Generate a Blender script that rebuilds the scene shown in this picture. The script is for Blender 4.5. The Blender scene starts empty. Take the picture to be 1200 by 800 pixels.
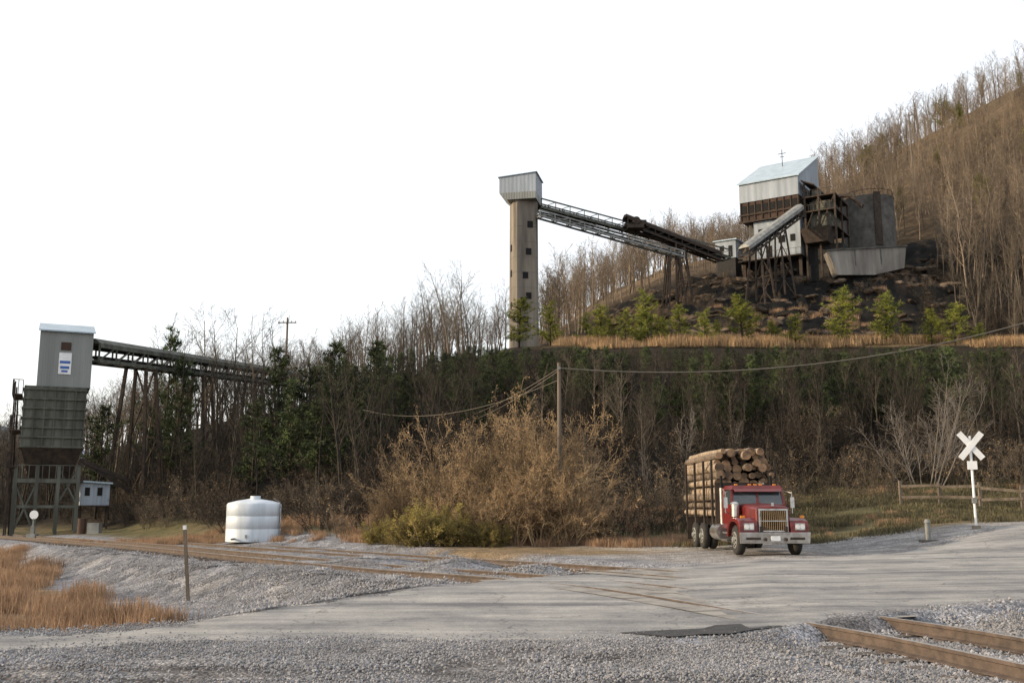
import bpy, math, random
import numpy as np
from mathutils import Vector, Matrix
R=random.Random(11)
H=1.7
sc=bpy.context.scene
# ------------------------------------------------------------------ helpers
F=1167.0; TH=math.radians(9.25); SN=math.sin(TH); CS=math.cos(TH)
def rr(py):
    v=(400-py)/F; return (SN+v*CS)/(CS-v*SN)
def at(px,py,Y):
    """image pixel + chosen distance -> world point"""
    u=(px-600)/F; v=(400-py)/F; den=CS-v*SN
    return Vector((u/den*Y, Y, H+rr(py)*Y))
def sm(x):
    x=np.clip(x,0,1); return x*x*(3-2*x)
def _h(i,j,s):
    n=np.sin(i*127.1+j*311.7+s*74.7)*43758.5453
    return n-np.floor(n)
def vnoise(x,y,s=0):
    xi=np.floor(x); yi=np.floor(y); fx=x-xi; fy=y-yi
    fx=fx*fx*(3-2*fx); fy=fy*fy*(3-2*fy)
    a=_h(xi,yi,s); b=_h(xi+1,yi,s); c=_h(xi,yi+1,s); d=_h(xi+1,yi+1,s)
    return (a*(1-fx)+b*fx)*(1-fy)+(c*(1-fx)+d*fx)*fy
def fbm(x,y,s=0,o=4):
    t=0;a=.5
    for k in range(o):
        t=t+a*(vnoise(x,y,s+k)-.5)*2; x=x*2.03; y=y*2.03; a*=.5
    return t
# ------------------------------------------------------------------ plan lines
def cat(P,n=12):
    P=[np.array(p,float) for p in P]; P=[2*P[0]-P[1]]+P+[2*P[-1]-P[-2]]; out=[]
    for i in range(1,len(P)-2):
        p0,p1,p2,p3=P[i-1:i+3]
        for k in range(n):
            t=k/n
            out.append(.5*((2*p1)+(-p0+p2)*t+(2*p0-5*p1+4*p2-p3)*t*t+(-p0+3*p1-3*p2+p3)*t**3))
    out.append(P[-2]); return np.array(out)
TA=cat([(-75,120),(-37,74),(-8,35),(1,23.3),(4.85,15),(6.1,11),(8,3),(9.5,-6),(11,-20)])
TB=cat([(-73,126),(-34,78),(-11.5,46),(-3,34.8),(2.2,27),(6,21.9),(9.2,17.5),(12.5,12.8),(19,3),(28,-12)])
RF=cat([(-60,10),(-14,13.0),(-6.9,13.8),(-4.9,14.8),(-3.6,17),(-2.0,20.4),(0.4,23.6),(4,27),(8,29.3),(12.5,32),(18,36.5),(24,43),(40,56)],8)
RN=cat([(-60,6),(-14,10.3),(-6,12.2),(-3.2,13.1),(0.5,13.0),(3.1,13.9),(4.6,15.0),(6.5,16.2),(8.8,17.3),(12,20.5),(17,26),(24,33),(40,44)],8)
def pdist(X,Y,L):
    best=np.full(X.shape,1e9); sg=np.zeros(X.shape)
    for i in range(len(L)-1):
        a=L[i]; b=L[i+1]; d=b-a; ll=d@d
        t=np.clip(((X-a[0])*d[0]+(Y-a[1])*d[1])/ll,0,1)
        dx=X-(a[0]+t*d[0]); dy=Y-(a[1]+t*d[1]); q=np.hypot(dx,dy)
        c=d[0]*dy-d[1]*dx
        m=q<best; best=np.where(m,q,best); sg=np.where(m,np.sign(c),sg)
    return best,sg
RP=np.vstack([RF,RN[::-1]])
def inpoly(X,Y,P):
    ins=np.zeros(X.shape,bool); n=len(P)
    for i in range(n):
        x1,y1=P[i]; x2,y2=P[(i+1)%n]
        if y1==y2: continue
        c=((y1>Y)!=(y2>Y))&(X<(x2-x1)*(Y-y1)/(y2-y1)+x1)
        ins^=c
    return ins
YK=np.array([0,45,60,75,95,115,135,165,200,250,320,450,900,2500.])
AK=np.array([-3,-.56,-.47,-.38,-.30,-.20,-.12,-.05,0,.05,.10,.15,.25,.32,.40,.55,.8,3])
T=np.array([
[0,-.3,-.5,-.6,-.6,-.5,0,0,0,0,0,10,40,60],
[0,-.2,-.4,-.6,-.6,-.3,0,1,2,4,8,20,84,90],
[0,-.2,-.4,-.6,-.3,3,5,6,7,8,12,20,60,70],
[0,-.2,-.4,0,3,7,9,10,11,11,12,20,35,60],
[0,-.2,0,2,5.5,10,12,13,13,14,14,20,30,50],
[0,0,1,4,8.5,13,15,17,18,19,20,20,30,50],
[0,0,1.5,5.5,10.5,15,18,20,22,22,22,25,30,50],
[0,0,1.8,6.5,12.5,18,21,24,28,29,28,30,30,50],
[0,0,2,7,13.5,19.5,22,26,33,36,34,30,30,50],
[0,0,2,7,14,20,22.5,29,38,43,40,40,40,50],
[0,0,2,7,14,20,22,33,44,53,50,50,50,50],
[0,0,2,7,14,20,22,37,48,60,58,55,50,50],
[0,.2,2,7,14,20,22,40,52,67,72,70,50,50],
[0,.2,2,7,14,20,22,41,56,80,88,80,60,50],
[0,.3,2.2,7,14,20,22,42,60,93,104,95,60,50],
[0,.4,2.5,7,14,20,22,43,68,112,127,120,60,50],
[0,.4,2.5,7,14,20,22,44,74,125,150,150,80,50],
[0,.4,2.5,7,14,20,22,44,74,125,150,150,80,50]],float)
def zones(X,Y):
    dA,sA=pdist(X,Y,TA); dB,_=pdist(X,Y,TB)
    dF,_=pdist(X,Y,RF); dN,_=pdist(X,Y,RN)
    ins=inpoly(X,Y,RP); sd=np.minimum(dF,dN)*np.where(ins,1,-1)
    yf=np.interp(X,RF[:,0],RF[:,1])
    return dA,sA,dB,dF,sd,yf
_s=pdist(np.array([-20.]),np.array([30.]),TA)[1][0]
def height(X,Y,full=False):
    X=np.asarray(X,float); Y=np.asarray(Y,float)
    Yc=np.maximum(Y,0); a=X/np.maximum(Y,20)
    i=np.clip(np.searchsorted(AK,a)-1,0,len(AK)-2)
    t=np.clip((a-AK[i])/(AK[i+1]-AK[i]),0,1)
    P=np.stack([np.interp(Yc,YK,T[k]) for k in range(len(AK))])
    f=P.reshape(len(AK),-1); ii=i.ravel(); n=np.arange(ii.size)
    z=(f[ii,n].reshape(X.shape)*(1-t)+f[ii+1,n].reshape(X.shape)*t)
    rough=sm((Y-50)/60)
    bn=np.exp(-((Y-117)/14)**2)*sm((a+.02)/.06)
    z=z+rough*(1-.85*bn)*(fbm(X/22,Y/22,3)*2.2+fbm(X/5,Y/5,9)*.6)
    coal=sm((a-.06)/.04)*sm((Y-121)/6)*(1-sm((Y-172)/12))*(1-sm((a-.42+fbm(X/9,Y/9,19)*.05)/.06))
    # layered rock ledges on the cut slope
    q=z/2.3+fbm(X/16,Y/16,5)*1.2; led=(q-np.floor(q)); led=sm((led-.6)/.3)-led
    z=z+coal*(led*2.2*(.4+sm(fbm(X/12,Y/12,15)+.5))+fbm(X/3.5,Y/3.5,6)*1.6+fbm(X/1.5,Y/1.5,8,2)*.8)
    dA,sA,dB,dF,sd,yf=zones(X,Y)
    z=z+.7*sm((X-11)/8)*sm((Y-27)/10)*(1-sm((Y-60)/20))
    side=(sA==_s)
    dip=sm((dA-2.0)/3.2)*sm((dF-.2)/2.6)*side*(Y>yf)*(X<3)*(1-sm((Y-70)/30))
    z=z-1.0*dip
    bal=(1-sm((np.minimum(dA,dB)-1.9)/.8))
    z=z-.225*bal*(1-sm((sd+.7)/.6))
    for (gx,gy,gr,gh) in [(-1.6,29.2,1.6,.35),(0.6,26.9,1.3,.3),(-4.5,32.2,1.8,.25)]:
        z=z+gh*np.exp(-((X-gx)**2+(Y-gy)**2)/gr**2*1.5)
    flat=1-sm((sd+.6)/.6)
    z=z+flat*(1-rough)*(1-.7*bal)*(fbm(X/1.7,Y/1.7,21)*.035+fbm(X/.5,Y/.5,22,2)*.012)
    if full: return z,dict(dA=dA,dB=dB,sd=sd,dip=dip,bal=bal,a=a,coal=coal,side=side,dF=dF,yf=yf)
    return z
def hz(x,y): return float(height(np.array([x]),np.array([y]))[0])
# ------------------------------------------------------------------ materials
def nodes(name):
    m=bpy.data.materials.new(name); m.use_nodes=True; nt=m.node_tree
    return m,nt,nt.nodes['Principled BSDF']
def N(nt,t,**k):
    n=nt.nodes.new(t)
    for a,b in k.items(): setattr(n,a,b)
    return n
def mat(name,c1,c2=None,scale=3,rough=.8,bump=.0,bscale=20,metal=0,corr=0,detail=6,streak=False,contrast=(.35,.65),rnd=0,spec=.3,trans=0):
    m,nt,b=nodes(name); L=nt.links.new
    c2=c2 or tuple(x*.7 for x in c1)
    tc=N(nt,'ShaderNodeTexCoord'); vec=tc.outputs['Object']
    if streak:
        mp=N(nt,'ShaderNodeMapping'); mp.inputs['Scale'].default_value=(1,1,.12); L(vec,mp.inputs[0]); vs=mp.outputs[0]
    else: vs=vec
    no=N(nt,'ShaderNodeTexNoise'); no.inputs['Scale'].default_value=scale; no.inputs['Detail'].default_value=detail; no.inputs['Roughness'].default_value=.65
    L(vs,no.inputs['Vector'])
    cr=N(nt,'ShaderNodeValToRGB'); e=cr.color_ramp.elements
    e[0].position=contrast[0]; e[1].position=contrast[1]; e[0].color=(*c2,1); e[1].color=(*c1,1)
    L(no.outputs['Fac'],cr.inputs[0]); col=cr.outputs[0]
    if rnd:
        oi=N(nt,'ShaderNodeObjectInfo'); mr=N(nt,'ShaderNodeMapRange'); mr.inputs[3].default_value=1-rnd; mr.inputs[4].default_value=1+rnd
        L(oi.outputs['Random'],mr.inputs[0]); vm=N(nt,'ShaderNodeVectorMath',operation='SCALE'); L(col,vm.inputs[0]); L(mr.outputs[0],vm.inputs['Scale']); col=vm.outputs[0]
    L(col,b.inputs['Base Color'])
    b.inputs['Roughness'].default_value=rough; b.inputs['Metallic'].default_value=metal
    b.inputs['Specular IOR Level'].default_value=spec
    hgt=None
    if bump:
        n2=N(nt,'ShaderNodeTexNoise'); n2.inputs['Scale'].default_value=bscale; n2.inputs['Detail'].default_value=5; L(vec,n2.inputs['Vector'])
        bp=N(nt,'ShaderNodeBump'); bp.inputs['Strength'].default_value=bump; bp.inputs['Distance'].default_value=.05; L(n2.outputs['Fac'],bp.inputs['Height']); hgt=bp
        L(bp.outputs[0],b.inputs['Normal'])
    if corr:
        mp2=N(nt,'ShaderNodeMapping'); mp2.inputs['Scale'].default_value=(1,1,0); L(vec,mp2.inputs[0])
        w=N(nt,'ShaderNodeTexWave'); w.bands_direction='DIAGONAL'; w.inputs['Scale'].default_value=corr; L(mp2.outputs[0],w.inputs['Vector'])
        bp2=N(nt,'ShaderNodeBump'); bp2.inputs['Strength'].default_value=.35; bp2.inputs['Distance'].default_value=.05; L(w.outputs['Fac'],bp2.inputs['Height'])
        if hgt: L(hgt.outputs[0],bp2.inputs['Normal'])
        L(bp2.outputs[0],b.inputs['Normal'])
    if trans:
        out=nt.nodes['Material Output']; tr=N(nt,'ShaderNodeBsdfTranslucent'); L(col,tr.inputs[0]); ms=N(nt,'ShaderNodeMixShader'); ms.inputs[0].default_value=trans
        L(b.outputs[0],ms.inputs[1]); L(tr.outputs[0],ms.inputs[2]); L(ms.outputs[0],out.inputs[0])
    return m
M={}
M['bark']=mat('bark_grey',(.215,.17,.125),(.085,.066,.048),scale=2,rough=.9,rnd=.5)
M['barkd']=mat('bark_dark',(.045,.037,.028),(.015,.0125,.0105),scale=2,rough=.9,rnd=.6)  # darker bark copy, shade of the wooded slope put into its colour
M['barkm']=mat('bark_brown_grey',(.12,.098,.073),(.045,.037,.029),scale=2,rough=.9,rnd=.5)
M['barkp']=mat('bark_pale',(.20,.18,.16),(.11,.095,.08),scale=2,rough=.9,rnd=.2)
M['needle']=mat('pine_needles',(.31,.31,.06),(.08,.105,.025),scale=1.6,rough=.7,rnd=.3,contrast=(.4,.6),trans=.35)
M['needled']=mat('pine_needles_dark',(.075,.10,.03),(.012,.022,.009),scale=.8,rough=.7,rnd=.6,contrast=(.4,.6))
M['vine']=mat('dry_vine',(.37,.27,.16),(.08,.057,.038),scale=.7,rough=.9,rnd=.4,contrast=(.42,.58))
M['leafg']=mat('yellow_green_leaves',(.32,.26,.07),(.12,.10,.035),scale=1.2,rough=.7,rnd=.3,contrast=(.4,.6),trans=.3)
M['leafb']=mat('brown_dead_leaves',(.36,.24,.12),(.085,.057,.034),scale=.7,rough=.8,rnd=.4)
M['leafd']=mat('dark_dead_leaves',(.06,.041,.024),(.016,.011,.008),scale=1.0,rough=.8,rnd=.5)  # slope brush leaves, hillside shade put into the colour
M['straw']=mat('dry_grass_blades',(.38,.255,.16),(.19,.12,.075),scale=2,rough=.8,rnd=.3,trans=.2)
M['strawb']=mat('bench_grass_blades',(.44,.30,.16),(.22,.14,.075),scale=.3,rough=.8,rnd=.4)
M['grassg']=mat('short_grass_blades',(.12,.105,.055),(.055,.05,.028),scale=2,rough=.8,rnd=.4)
M['conc']=mat('weathered_concrete',(.22,.195,.16),(.095,.082,.07),scale=.5,rough=.9,bump=.3,streak=True,bscale=6)
M['concl']=mat('pale_concrete',(.26,.245,.22),(.12,.11,.10),scale=.5,rough=.9,bump=.3,streak=True,bscale=6)
M['concd']=mat('dark_concrete',(.12,.115,.105),(.05,.048,.044),scale=.6,rough=.9,bump=.3,bscale=6)
M['sidw']=mat('pale_blue_siding',(.30,.34,.39),(.18,.21,.24),scale=.5,rough=.5,corr=2.0,streak=True)
M['sidg']=mat('grey_green_siding',(.22,.235,.23),(.15,.16,.155),scale=.4,rough=.55,corr=3.0,streak=True)
M['roof']=mat('metal_roof_pale_blue',(.36,.44,.51),(.26,.33,.38),scale=.6,rough=.4,corr=1.2,metal=.1)
M['rust']=mat('rusted_steel',(.06,.043,.033),(.022,.018,.015),scale=2,rough=.85,bump=.3)
M['rustb']=mat('rust_brown_panel',(.075,.042,.03),(.03,.02,.015),scale=1.2,rough=.85,streak=True)
M['steel']=mat('grey_steel',(.26,.27,.26),(.13,.13,.125),scale=1.2,rough=.6,metal=.2)
M['grs']=mat('green_grey_steel',(.115,.12,.10),(.045,.045,.037),scale=1.5,rough=.7,streak=True)
M['black']=mat('black_void',(.012,.012,.012),(.006,.006,.006),rough=.9)
M['coal']=mat('coal',(.02,.02,.021),(.008,.008,.008),scale=3,rough=.7,bump=.5)
M['rock']=mat('dark_shale_rock',(.12,.09,.065),(.018,.016,.015),scale=.6,rough=.95,bump=.8,bscale=3,rnd=.6,contrast=(.42,.62),spec=.1)
M['wood']=mat('weathered_wood',(.17,.14,.11),(.08,.065,.05),scale=3,rough=.9,bump=.3,streak=True)
M['tie']=mat('creosote_tie',(.14,.12,.105),(.05,.043,.037),scale=4,rough=.9,bump=.4)
M['railrust']=mat('rail_side_rust',(.11,.082,.066),(.055,.043,.036),scale=5,rough=.8,bump=.2)
M['railtop']=mat('rail_top_steel',(.55,.53,.50),(.36,.34,.32),scale=3,rough=.35,metal=.6)
M['white']=mat('white_paint',(.75,.76,.77),(.6,.61,.62),scale=2,rough=.5)
M['whited']=mat('white_tank_plastic',(.60,.65,.71),(.38,.43,.48),scale=1.2,rough=.45,streak=True)
M['red']=mat('dark_red_paint',(.15,.013,.013),(.075,.011,.010),scale=2.5,rough=.32,bump=.02,spec=.5)
M['chrome']=mat('dull_chrome',(.62,.62,.62),(.36,.34,.32),scale=4,rough=.28,metal=.9)
M['glass']=mat('windshield_glass',(.05,.065,.075),(.03,.04,.045),scale=1,rough=.06,spec=.9)
M['tyre']=mat('tyre_rubber',(.035,.033,.031),(.018,.018,.018),scale=6,rough=.85,bump=.2)
M['amber']=mat('amber_lens',(.7,.25,.04),rough=.3)
M['lamp']=mat('headlight_lens',(.75,.75,.72),(.6,.6,.6),rough=.1)
M['logb']=mat('log_bark',(.20,.155,.115),(.06,.048,.038),scale=5,rough=.95,bump=.8,bscale=14)
M['logb2']=mat('log_bark_pale',(.36,.285,.205),(.13,.10,.075),scale=5,rough=.95,bump=.7,bscale=14)
M['loge']=mat('log_cut_end',(.27,.17,.10),(.09,.06,.04),scale=2.2,rough=.8,contrast=(.42,.58))
M['blue']=mat('blue_sign',(.05,.12,.4),(.04,.1,.3),rough=.5)
M['crossp']=mat('crossing_panel',(.30,.28,.25),(.16,.15,.14),scale=1.4,rough=.9,bump=.2)
M['wirep']=mat('wire_weathered',(.14,.125,.10),rough=.6)
M['stone']=mat('ballast_stone',(.31,.31,.325),(.11,.11,.115),scale=1.7,rough=.9,contrast=(.3,.7),rnd=.25)
M['patch']=mat('fresh_asphalt',(.06,.06,.062),(.035,.035,.037),scale=6,rough=.9,bump=.5,bscale=40)
# ------------------------------------------------------------------ mesh builder
def orth(d):
    d=d.normalized(); a=Vector((0,0,1)) if abs(d.z)<.95 else Vector((1,0,0))
    x=d.cross(a).normalized(); return x,x.cross(d).normalized()
class MB:
    def __init__(s,M=None): s.v=[];s.f=[];s.m=[];s.M=M;s.sm=[]
    def add(s,vs,fs,m=0,smooth=False):
        o=len(s.v)
        if s.M is not None: vs=[s.M@Vector(v) for v in vs]
        s.v+=[tuple(v) for v in vs]; s.f+=[tuple(i+o for i in f) for f in fs]; s.m+=[m]*len(fs); s.sm+=[smooth]*len(fs)
    def hexa(s,p,m=0):
        s.add(p,[(3,2,1,0),(4,5,6,7),(0,1,5,4),(1,2,6,5),(2,3,7,6),(3,0,4,7)],m)
    def box(s,x0,x1,y0,y1,z0,z1,m=0):
        s.hexa([(x0,y0,z0),(x1,y0,z0),(x1,y1,z0),(x0,y1,z0),(x0,y0,z1),(x1,y0,z1),(x1,y1,z1),(x0,y1,z1)],m)
    def beam(s,p,q,w,h=None,m=0):
        p=Vector(p);q=Vector(q);h=h or w;x,y=orth(q-p);x=x*w/2;y=y*h/2
        s.hexa([p-x-y,p+x-y,p+x+y,p-x+y,q-x-y,q+x-y,q+x+y,q-x+y],m)
    def tube(s,pts,rs,n=6,m=0,cap=False,smooth=True):
        pts=[Vector(p) for p in pts]; vs=[];fs=[]
        x,y=orth(pts[-1]-pts[0])
        for i,(p,r) in enumerate(zip(pts,rs)):
            for k in range(n):
                a=2*math.pi*k/n; vs.append(p+x*(r*math.cos(a))+y*(r*math.sin(a)))
        for i in range(len(pts)-1):
            for k in range(n):
                k2=(k+1)%n; fs.append((i*n+k,i*n+k2,(i+1)*n+k2,(i+1)*n+k))
        s.add(vs,fs,m,smooth)
        if cap:
            s.add(vs[:n],[tuple(range(n-1,-1,-1))],cap if cap is not True else m); s.add(vs[-n:],[tuple(range(n))],cap if cap is not True else m)
    def cyl(s,p,q,r,r2=None,n=16,m=0,cap=True): s.tube([p,q],[r,r if r2 is None else r2],n,m,cap)
    def mesh(s,name,mats):
        me=bpy.data.meshes.new(name); me.from_pydata(s.v,[],s.f)
        for x in mats: me.materials.append(M[x] if isinstance(x,str) else x)
        me.polygons.foreach_set('material_index',s.m); me.polygons.foreach_set('use_smooth',s.sm); me.update(); return me
    def obj(s,name,mats,parent=None,loc=None,bevel=0):
        o=bpy.data.objects.new(name,s.mesh(name,mats)); sc.collection.objects.link(o)
        if parent: o.parent=parent
        if loc is not None: o.location=loc
        if bevel:
            b=o.modifiers.new('bevel','BEVEL'); b.width=bevel; b.segments=2; b.limit_method='ANGLE'; b.angle_limit=math.radians(40)
        return o
def empty(name,loc=(0,0,0),rz=0):
    e=bpy.data.objects.new(name,None); e.location=loc; e.rotation_euler[2]=rz; e.empty_display_size=.5; sc.collection.objects.link(e); return e
def place(name,me,loc,s=1,rz=0,tilt=0):
    o=bpy.data.objects.new(name,me); o.location=loc; o.rotation_euler=(tilt,0,rz); o.scale=(s,s,s) if not isinstance(s,tuple) else s; sc.collection.objects.link(o); return o
# ------------------------------------------------------------------ terrain sheet
def axis(segs,lo,hi,g):
    c=[segs[0][0]]
    for a,b,st in segs:
        k=max(1,int(round((b-a)/st))); c+=list(np.linspace(a,b,k+1)[1:])
    s=segs[-1][2]; x=c[-1]
    while x<hi: s*=g; x+=s; c.append(x)
    s=segs[0][2]; x=c[0]; l=[]
    while x>lo: s*=g; x-=s; l.append(x)
    return np.array(l[::-1]+c)
xs=axis([(-60,-22,.9),(-22,20,.22),(20,84,.8)],-2500,2500,1.08); ys=axis([(8,46,.22),(46,118,.9),(118,178,.6)],-300,2500,1.05)
X,Y=np.meshgrid(xs,ys); Z,zz=height(X,Y,True)
far=sm((np.hypot(X,Y)-1200)/600); Z=Z*(1-far)+far*40
ny,nx=X.shape
def C(c): return np.array(c)[None,None,:]
def mixc(a,b,t): return a*(1-t[...,None])+b*t[...,None]
n1=fbm(X/6,Y/6,31); n2=fbm(X/1.3,Y/1.3,33); n3=fbm(X/25,Y/25,35)
one=np.ones(X.shape+(3,))
col=one*C((.22,.215,.215))
col=mixc(col,C((.30,.285,.27)),sm(n1*1.2+.4)*.6)
col=mixc(col,C((.12,.11,.105)),sm((n2-.05)*2)*.45)
def rutmask(X,Y):
    M_=np.zeros(np.shape(X))
    for (x0,y0,x1,y1,w_) in[(-3.2,8.5,.9,12.9,.22),(-2.2,8.2,2.6,12.8,.2),(1.5,8.3,-2.4,12.6,.2),(-9,11.4,3,10.2,.2),(-9,10.7,3,9.3,.22),(0,10.4,5.5,9.0,.25),(-6,9.5,2,11.9,.22)]:
        L_=np.hypot(x1-x0,y1-y0); dx=(x1-x0)/L_; dy=(y1-y0)/L_
        dd=np.abs((X-x0)*dy-(Y-y0)*dx+fbm(X/1.3,Y/1.3,33)*.2); al=((X-x0)*dx+(Y-y0)*dy)/L_
        M_=np.maximum(M_,(1-sm((dd-w_*.3)/w_))*sm(al*5)*sm((1-al)*5)*sm(fbm(X/2,Y/2,37)+.75))
    return M_
rm_=rutmask(X,Y)*(zz['sd']<.1)
col=mixc(col,C((.065,.058,.056)),rm_*.85); Z=Z-.03*rm_
grv=np.ones(X.shape)
bz=sm((4.0-np.minimum(zz['dA'],zz['dB'])+n2)/1.2)*(1-sm((zz['sd']+.3)/.4))
bz=np.maximum(bz,zz['dip'])
bcol=mixc(one*C((.205,.21,.23)),C((.115,.115,.12)),sm((n1+n2*.6)*1.6)*.6)
col=mixc(col,bcol,bz)
oil=sm((.9-np.minimum(zz['dA'],zz['dB']))/.5)*bz
col=mixc(col,C((.12,.105,.095)),oil*.6)
gz=sm((zz['dA']-(3.6+np.clip(50-Y,0,50)*.13)+n1*1.5)/.8)*(zz['dip']>.15)*zz['side']
col=mixc(col,C((.20,.145,.09)),gz*1.0); grv=grv*(1-.9*gz)
foot=np.interp(zz['a'],[-.6,-.45,-.3,-.15,0,.1,.2,.3,.45,.6],[80,72,53,46,44,41,41,40.5,40,40])
g1=sm((Y-foot+n1*2.5+1)/2.5)
gcol=mixc(one*C((.10,.09,.045)),C((.16,.125,.075)),sm(n1+.4))
gcol=mixc(gcol,C((.045,.04,.025)),sm(n2*1.5)*.6)
col=mixc(col,gcol,g1); grv=grv*(1-g1)
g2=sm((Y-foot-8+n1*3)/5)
lcol=mixc(one*C((.014,.012,.009)),C((.030,.023,.016)),sm(n1+.3))  # slope leaf litter, darkened in colour to carry the hillside shade
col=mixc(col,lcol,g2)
lit=sm((Y-172)/25)*sm((zz['a']+.02)/.1)  # sunlit upper hill: sunlight painted as lighter leaf litter
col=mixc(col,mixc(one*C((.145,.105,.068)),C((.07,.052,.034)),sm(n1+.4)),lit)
bench=sm((Y-112.5+n1)/1.5)*(1-sm((Y-121+n1)/3))*sm((zz['a']-.0)/.1)
col=mixc(col,C((.30,.20,.10)),bench*.9)
cc=mixc(one*C((.012,.012,.012)),C((.13,.09,.06)),sm((n1+n2*.9+n3)*1.7-.15)*.85)
col=mixc(col,cc,np.clip(zz['coal'],0,1))
hazy=sm((Y-420)/300); col=mixc(col,C((.22,.27,.33)),hazy)  # distance haze painted into the far ground colour
sh=np.exp(-((X-1.5)/6)**2-((Y-38)/4.0)**2); col=mixc(col,C((.19,.14,.085)),sm(sh*1.8+n2*.6-.3))
sh=np.exp(-((X-6.5)/4)**2-((Y-39)/3.0)**2); col=mixc(col,C((.40,.38,.34)),sm(sh*1.2-.1)*.6)
V=np.stack([X,Y,Z],-1).reshape(-1,3)
idx=np.arange(ny*nx).reshape(ny,nx)
q=np.stack([idx[:-1,:-1],idx[:-1,1:],idx[1:,1:],idx[1:,:-1]],-1).reshape(-1,4)
me=bpy.data.meshes.new('ground'); me.vertices.add(len(V)); me.vertices.foreach_set('co',V.ravel())
me.loops.add(q.size); me.loops.foreach_set('vertex_index',q.ravel().astype(np.int32)); me.polygons.add(len(q))
me.polygons.foreach_set('loop_start',np.arange(0,q.size,4,dtype=np.int32)); me.polygons.foreach_set('loop_total',np.full(len(q),4,dtype=np.int32))
me.polygons.foreach_set('use_smooth',np.ones(len(q),bool)); me.update(calc_edges=True)
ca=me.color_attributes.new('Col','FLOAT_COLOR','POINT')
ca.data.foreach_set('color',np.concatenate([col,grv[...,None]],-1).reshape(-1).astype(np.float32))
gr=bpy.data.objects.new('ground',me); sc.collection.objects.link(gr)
m,nt,b=nodes('ground_soil_gravel'); L=nt.links.new
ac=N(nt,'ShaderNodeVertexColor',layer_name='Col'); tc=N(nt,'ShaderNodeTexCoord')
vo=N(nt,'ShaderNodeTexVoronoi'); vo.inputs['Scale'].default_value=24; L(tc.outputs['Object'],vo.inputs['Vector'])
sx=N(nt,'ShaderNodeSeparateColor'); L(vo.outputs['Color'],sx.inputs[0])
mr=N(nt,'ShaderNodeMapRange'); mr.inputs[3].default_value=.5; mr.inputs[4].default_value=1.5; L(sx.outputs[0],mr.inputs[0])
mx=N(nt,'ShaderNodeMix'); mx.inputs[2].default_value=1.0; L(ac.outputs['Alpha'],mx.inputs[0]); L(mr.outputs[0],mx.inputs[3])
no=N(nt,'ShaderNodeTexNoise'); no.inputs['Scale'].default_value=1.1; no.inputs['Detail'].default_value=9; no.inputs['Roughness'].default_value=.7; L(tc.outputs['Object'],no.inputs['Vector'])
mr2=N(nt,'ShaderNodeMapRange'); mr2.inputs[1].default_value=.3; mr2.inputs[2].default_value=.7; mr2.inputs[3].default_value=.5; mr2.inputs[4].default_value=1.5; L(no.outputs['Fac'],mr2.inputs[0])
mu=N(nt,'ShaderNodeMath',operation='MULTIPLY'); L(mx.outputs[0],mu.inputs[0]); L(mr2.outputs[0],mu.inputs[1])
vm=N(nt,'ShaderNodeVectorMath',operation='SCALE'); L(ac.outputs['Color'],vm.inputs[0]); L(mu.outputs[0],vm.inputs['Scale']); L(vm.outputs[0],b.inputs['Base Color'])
b.inputs['Roughness'].default_value=.95; b.inputs['Specular IOR Level'].default_value=.12
n4=N(nt,'ShaderNodeTexNoise'); n4.inputs['Scale'].default_value=9; n4.inputs['Detail'].default_value=8; L(tc.outputs['Object'],n4.inputs['Vector'])
ad=N(nt,'ShaderNodeMath',operation='SUBTRACT'); L(n4.outputs['Fac'],ad.inputs[0]); L(vo.outputs['Distance'],ad.inputs[1])
bp=N(nt,'ShaderNodeBump'); bp.inputs['Strength'].default_value=.8; bp.inputs['Distance'].default_value=.05; L(ad.outputs[0],bp.inputs['Height']); L(bp.outputs[0],b.inputs['Normal'])
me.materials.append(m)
# ------------------------------------------------------------------ road sheet
def resample(P,n):
    s=np.r_[0,np.cumsum(np.hypot(*np.diff(P,axis=0).T))]; t=np.linspace(0,s[-1],n)
    return np.stack([np.interp(t,s,P[:,0]),np.interp(t,s,P[:,1])],1)
def fine(P,k=30):
    return np.vstack([np.stack([np.interp(np.linspace(i,i+1,k,endpoint=False),range(len(P)),P[:,c]) for c in (0,1)],1) for i in range(len(P)-1)])
n=min(len(RF),len(RN)); A=fine(RF[:n],8); B=fine(RN[:n],8); nn=len(A); mm=60
tt=np.linspace(0,1,mm)[None,:,None]
ea=(fbm(A[:,0]*1.2,A[:,1]*1.2,41)*.6)[:,None]; eb=(fbm(B[:,0]*1.2,B[:,1]*1.2,42)*.6)[:,None]
d=(A-B)/np.linalg.norm(A-B,axis=1)[:,None]; A2=A+d*ea; B2=B-d*eb
G=A2[:,None,:]*(1-tt)+B2[:,None,:]*tt
gz_=height(G[...,0],G[...,1])+.016
b_=MB(); vs=[(G[i,j,0],G[i,j,1],gz_[i,j]-(.03 if j in(0,mm-1) else 0)) for i in range(nn) for j in range(mm)]
fs=[(i*mm+j,(i+1)*mm+j,(i+1)*mm+j+1,i*mm+j+1) for i in range(nn-1) for j in range(mm-1)]
b_.add(vs,fs,0,True)
m,nt,b=nodes('dusty_asphalt'); L=nt.links.new; tc=N(nt,'ShaderNodeTexCoord')
no=N(nt,'ShaderNodeTexNoise'); no.inputs['Scale'].default_value=.5; no.inputs['Detail'].default_value=10; no.inputs['Roughness'].default_value=.72; L(tc.outputs['Object'],no.inputs['Vector'])
mp=N(nt,'ShaderNodeMapping'); mp.inputs['Rotation'].default_value=(0,0,math.radians(-32)); mp.inputs['Scale'].default_value=(.12,1.6,1); L(tc.outputs['Object'],mp.inputs[0])
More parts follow.
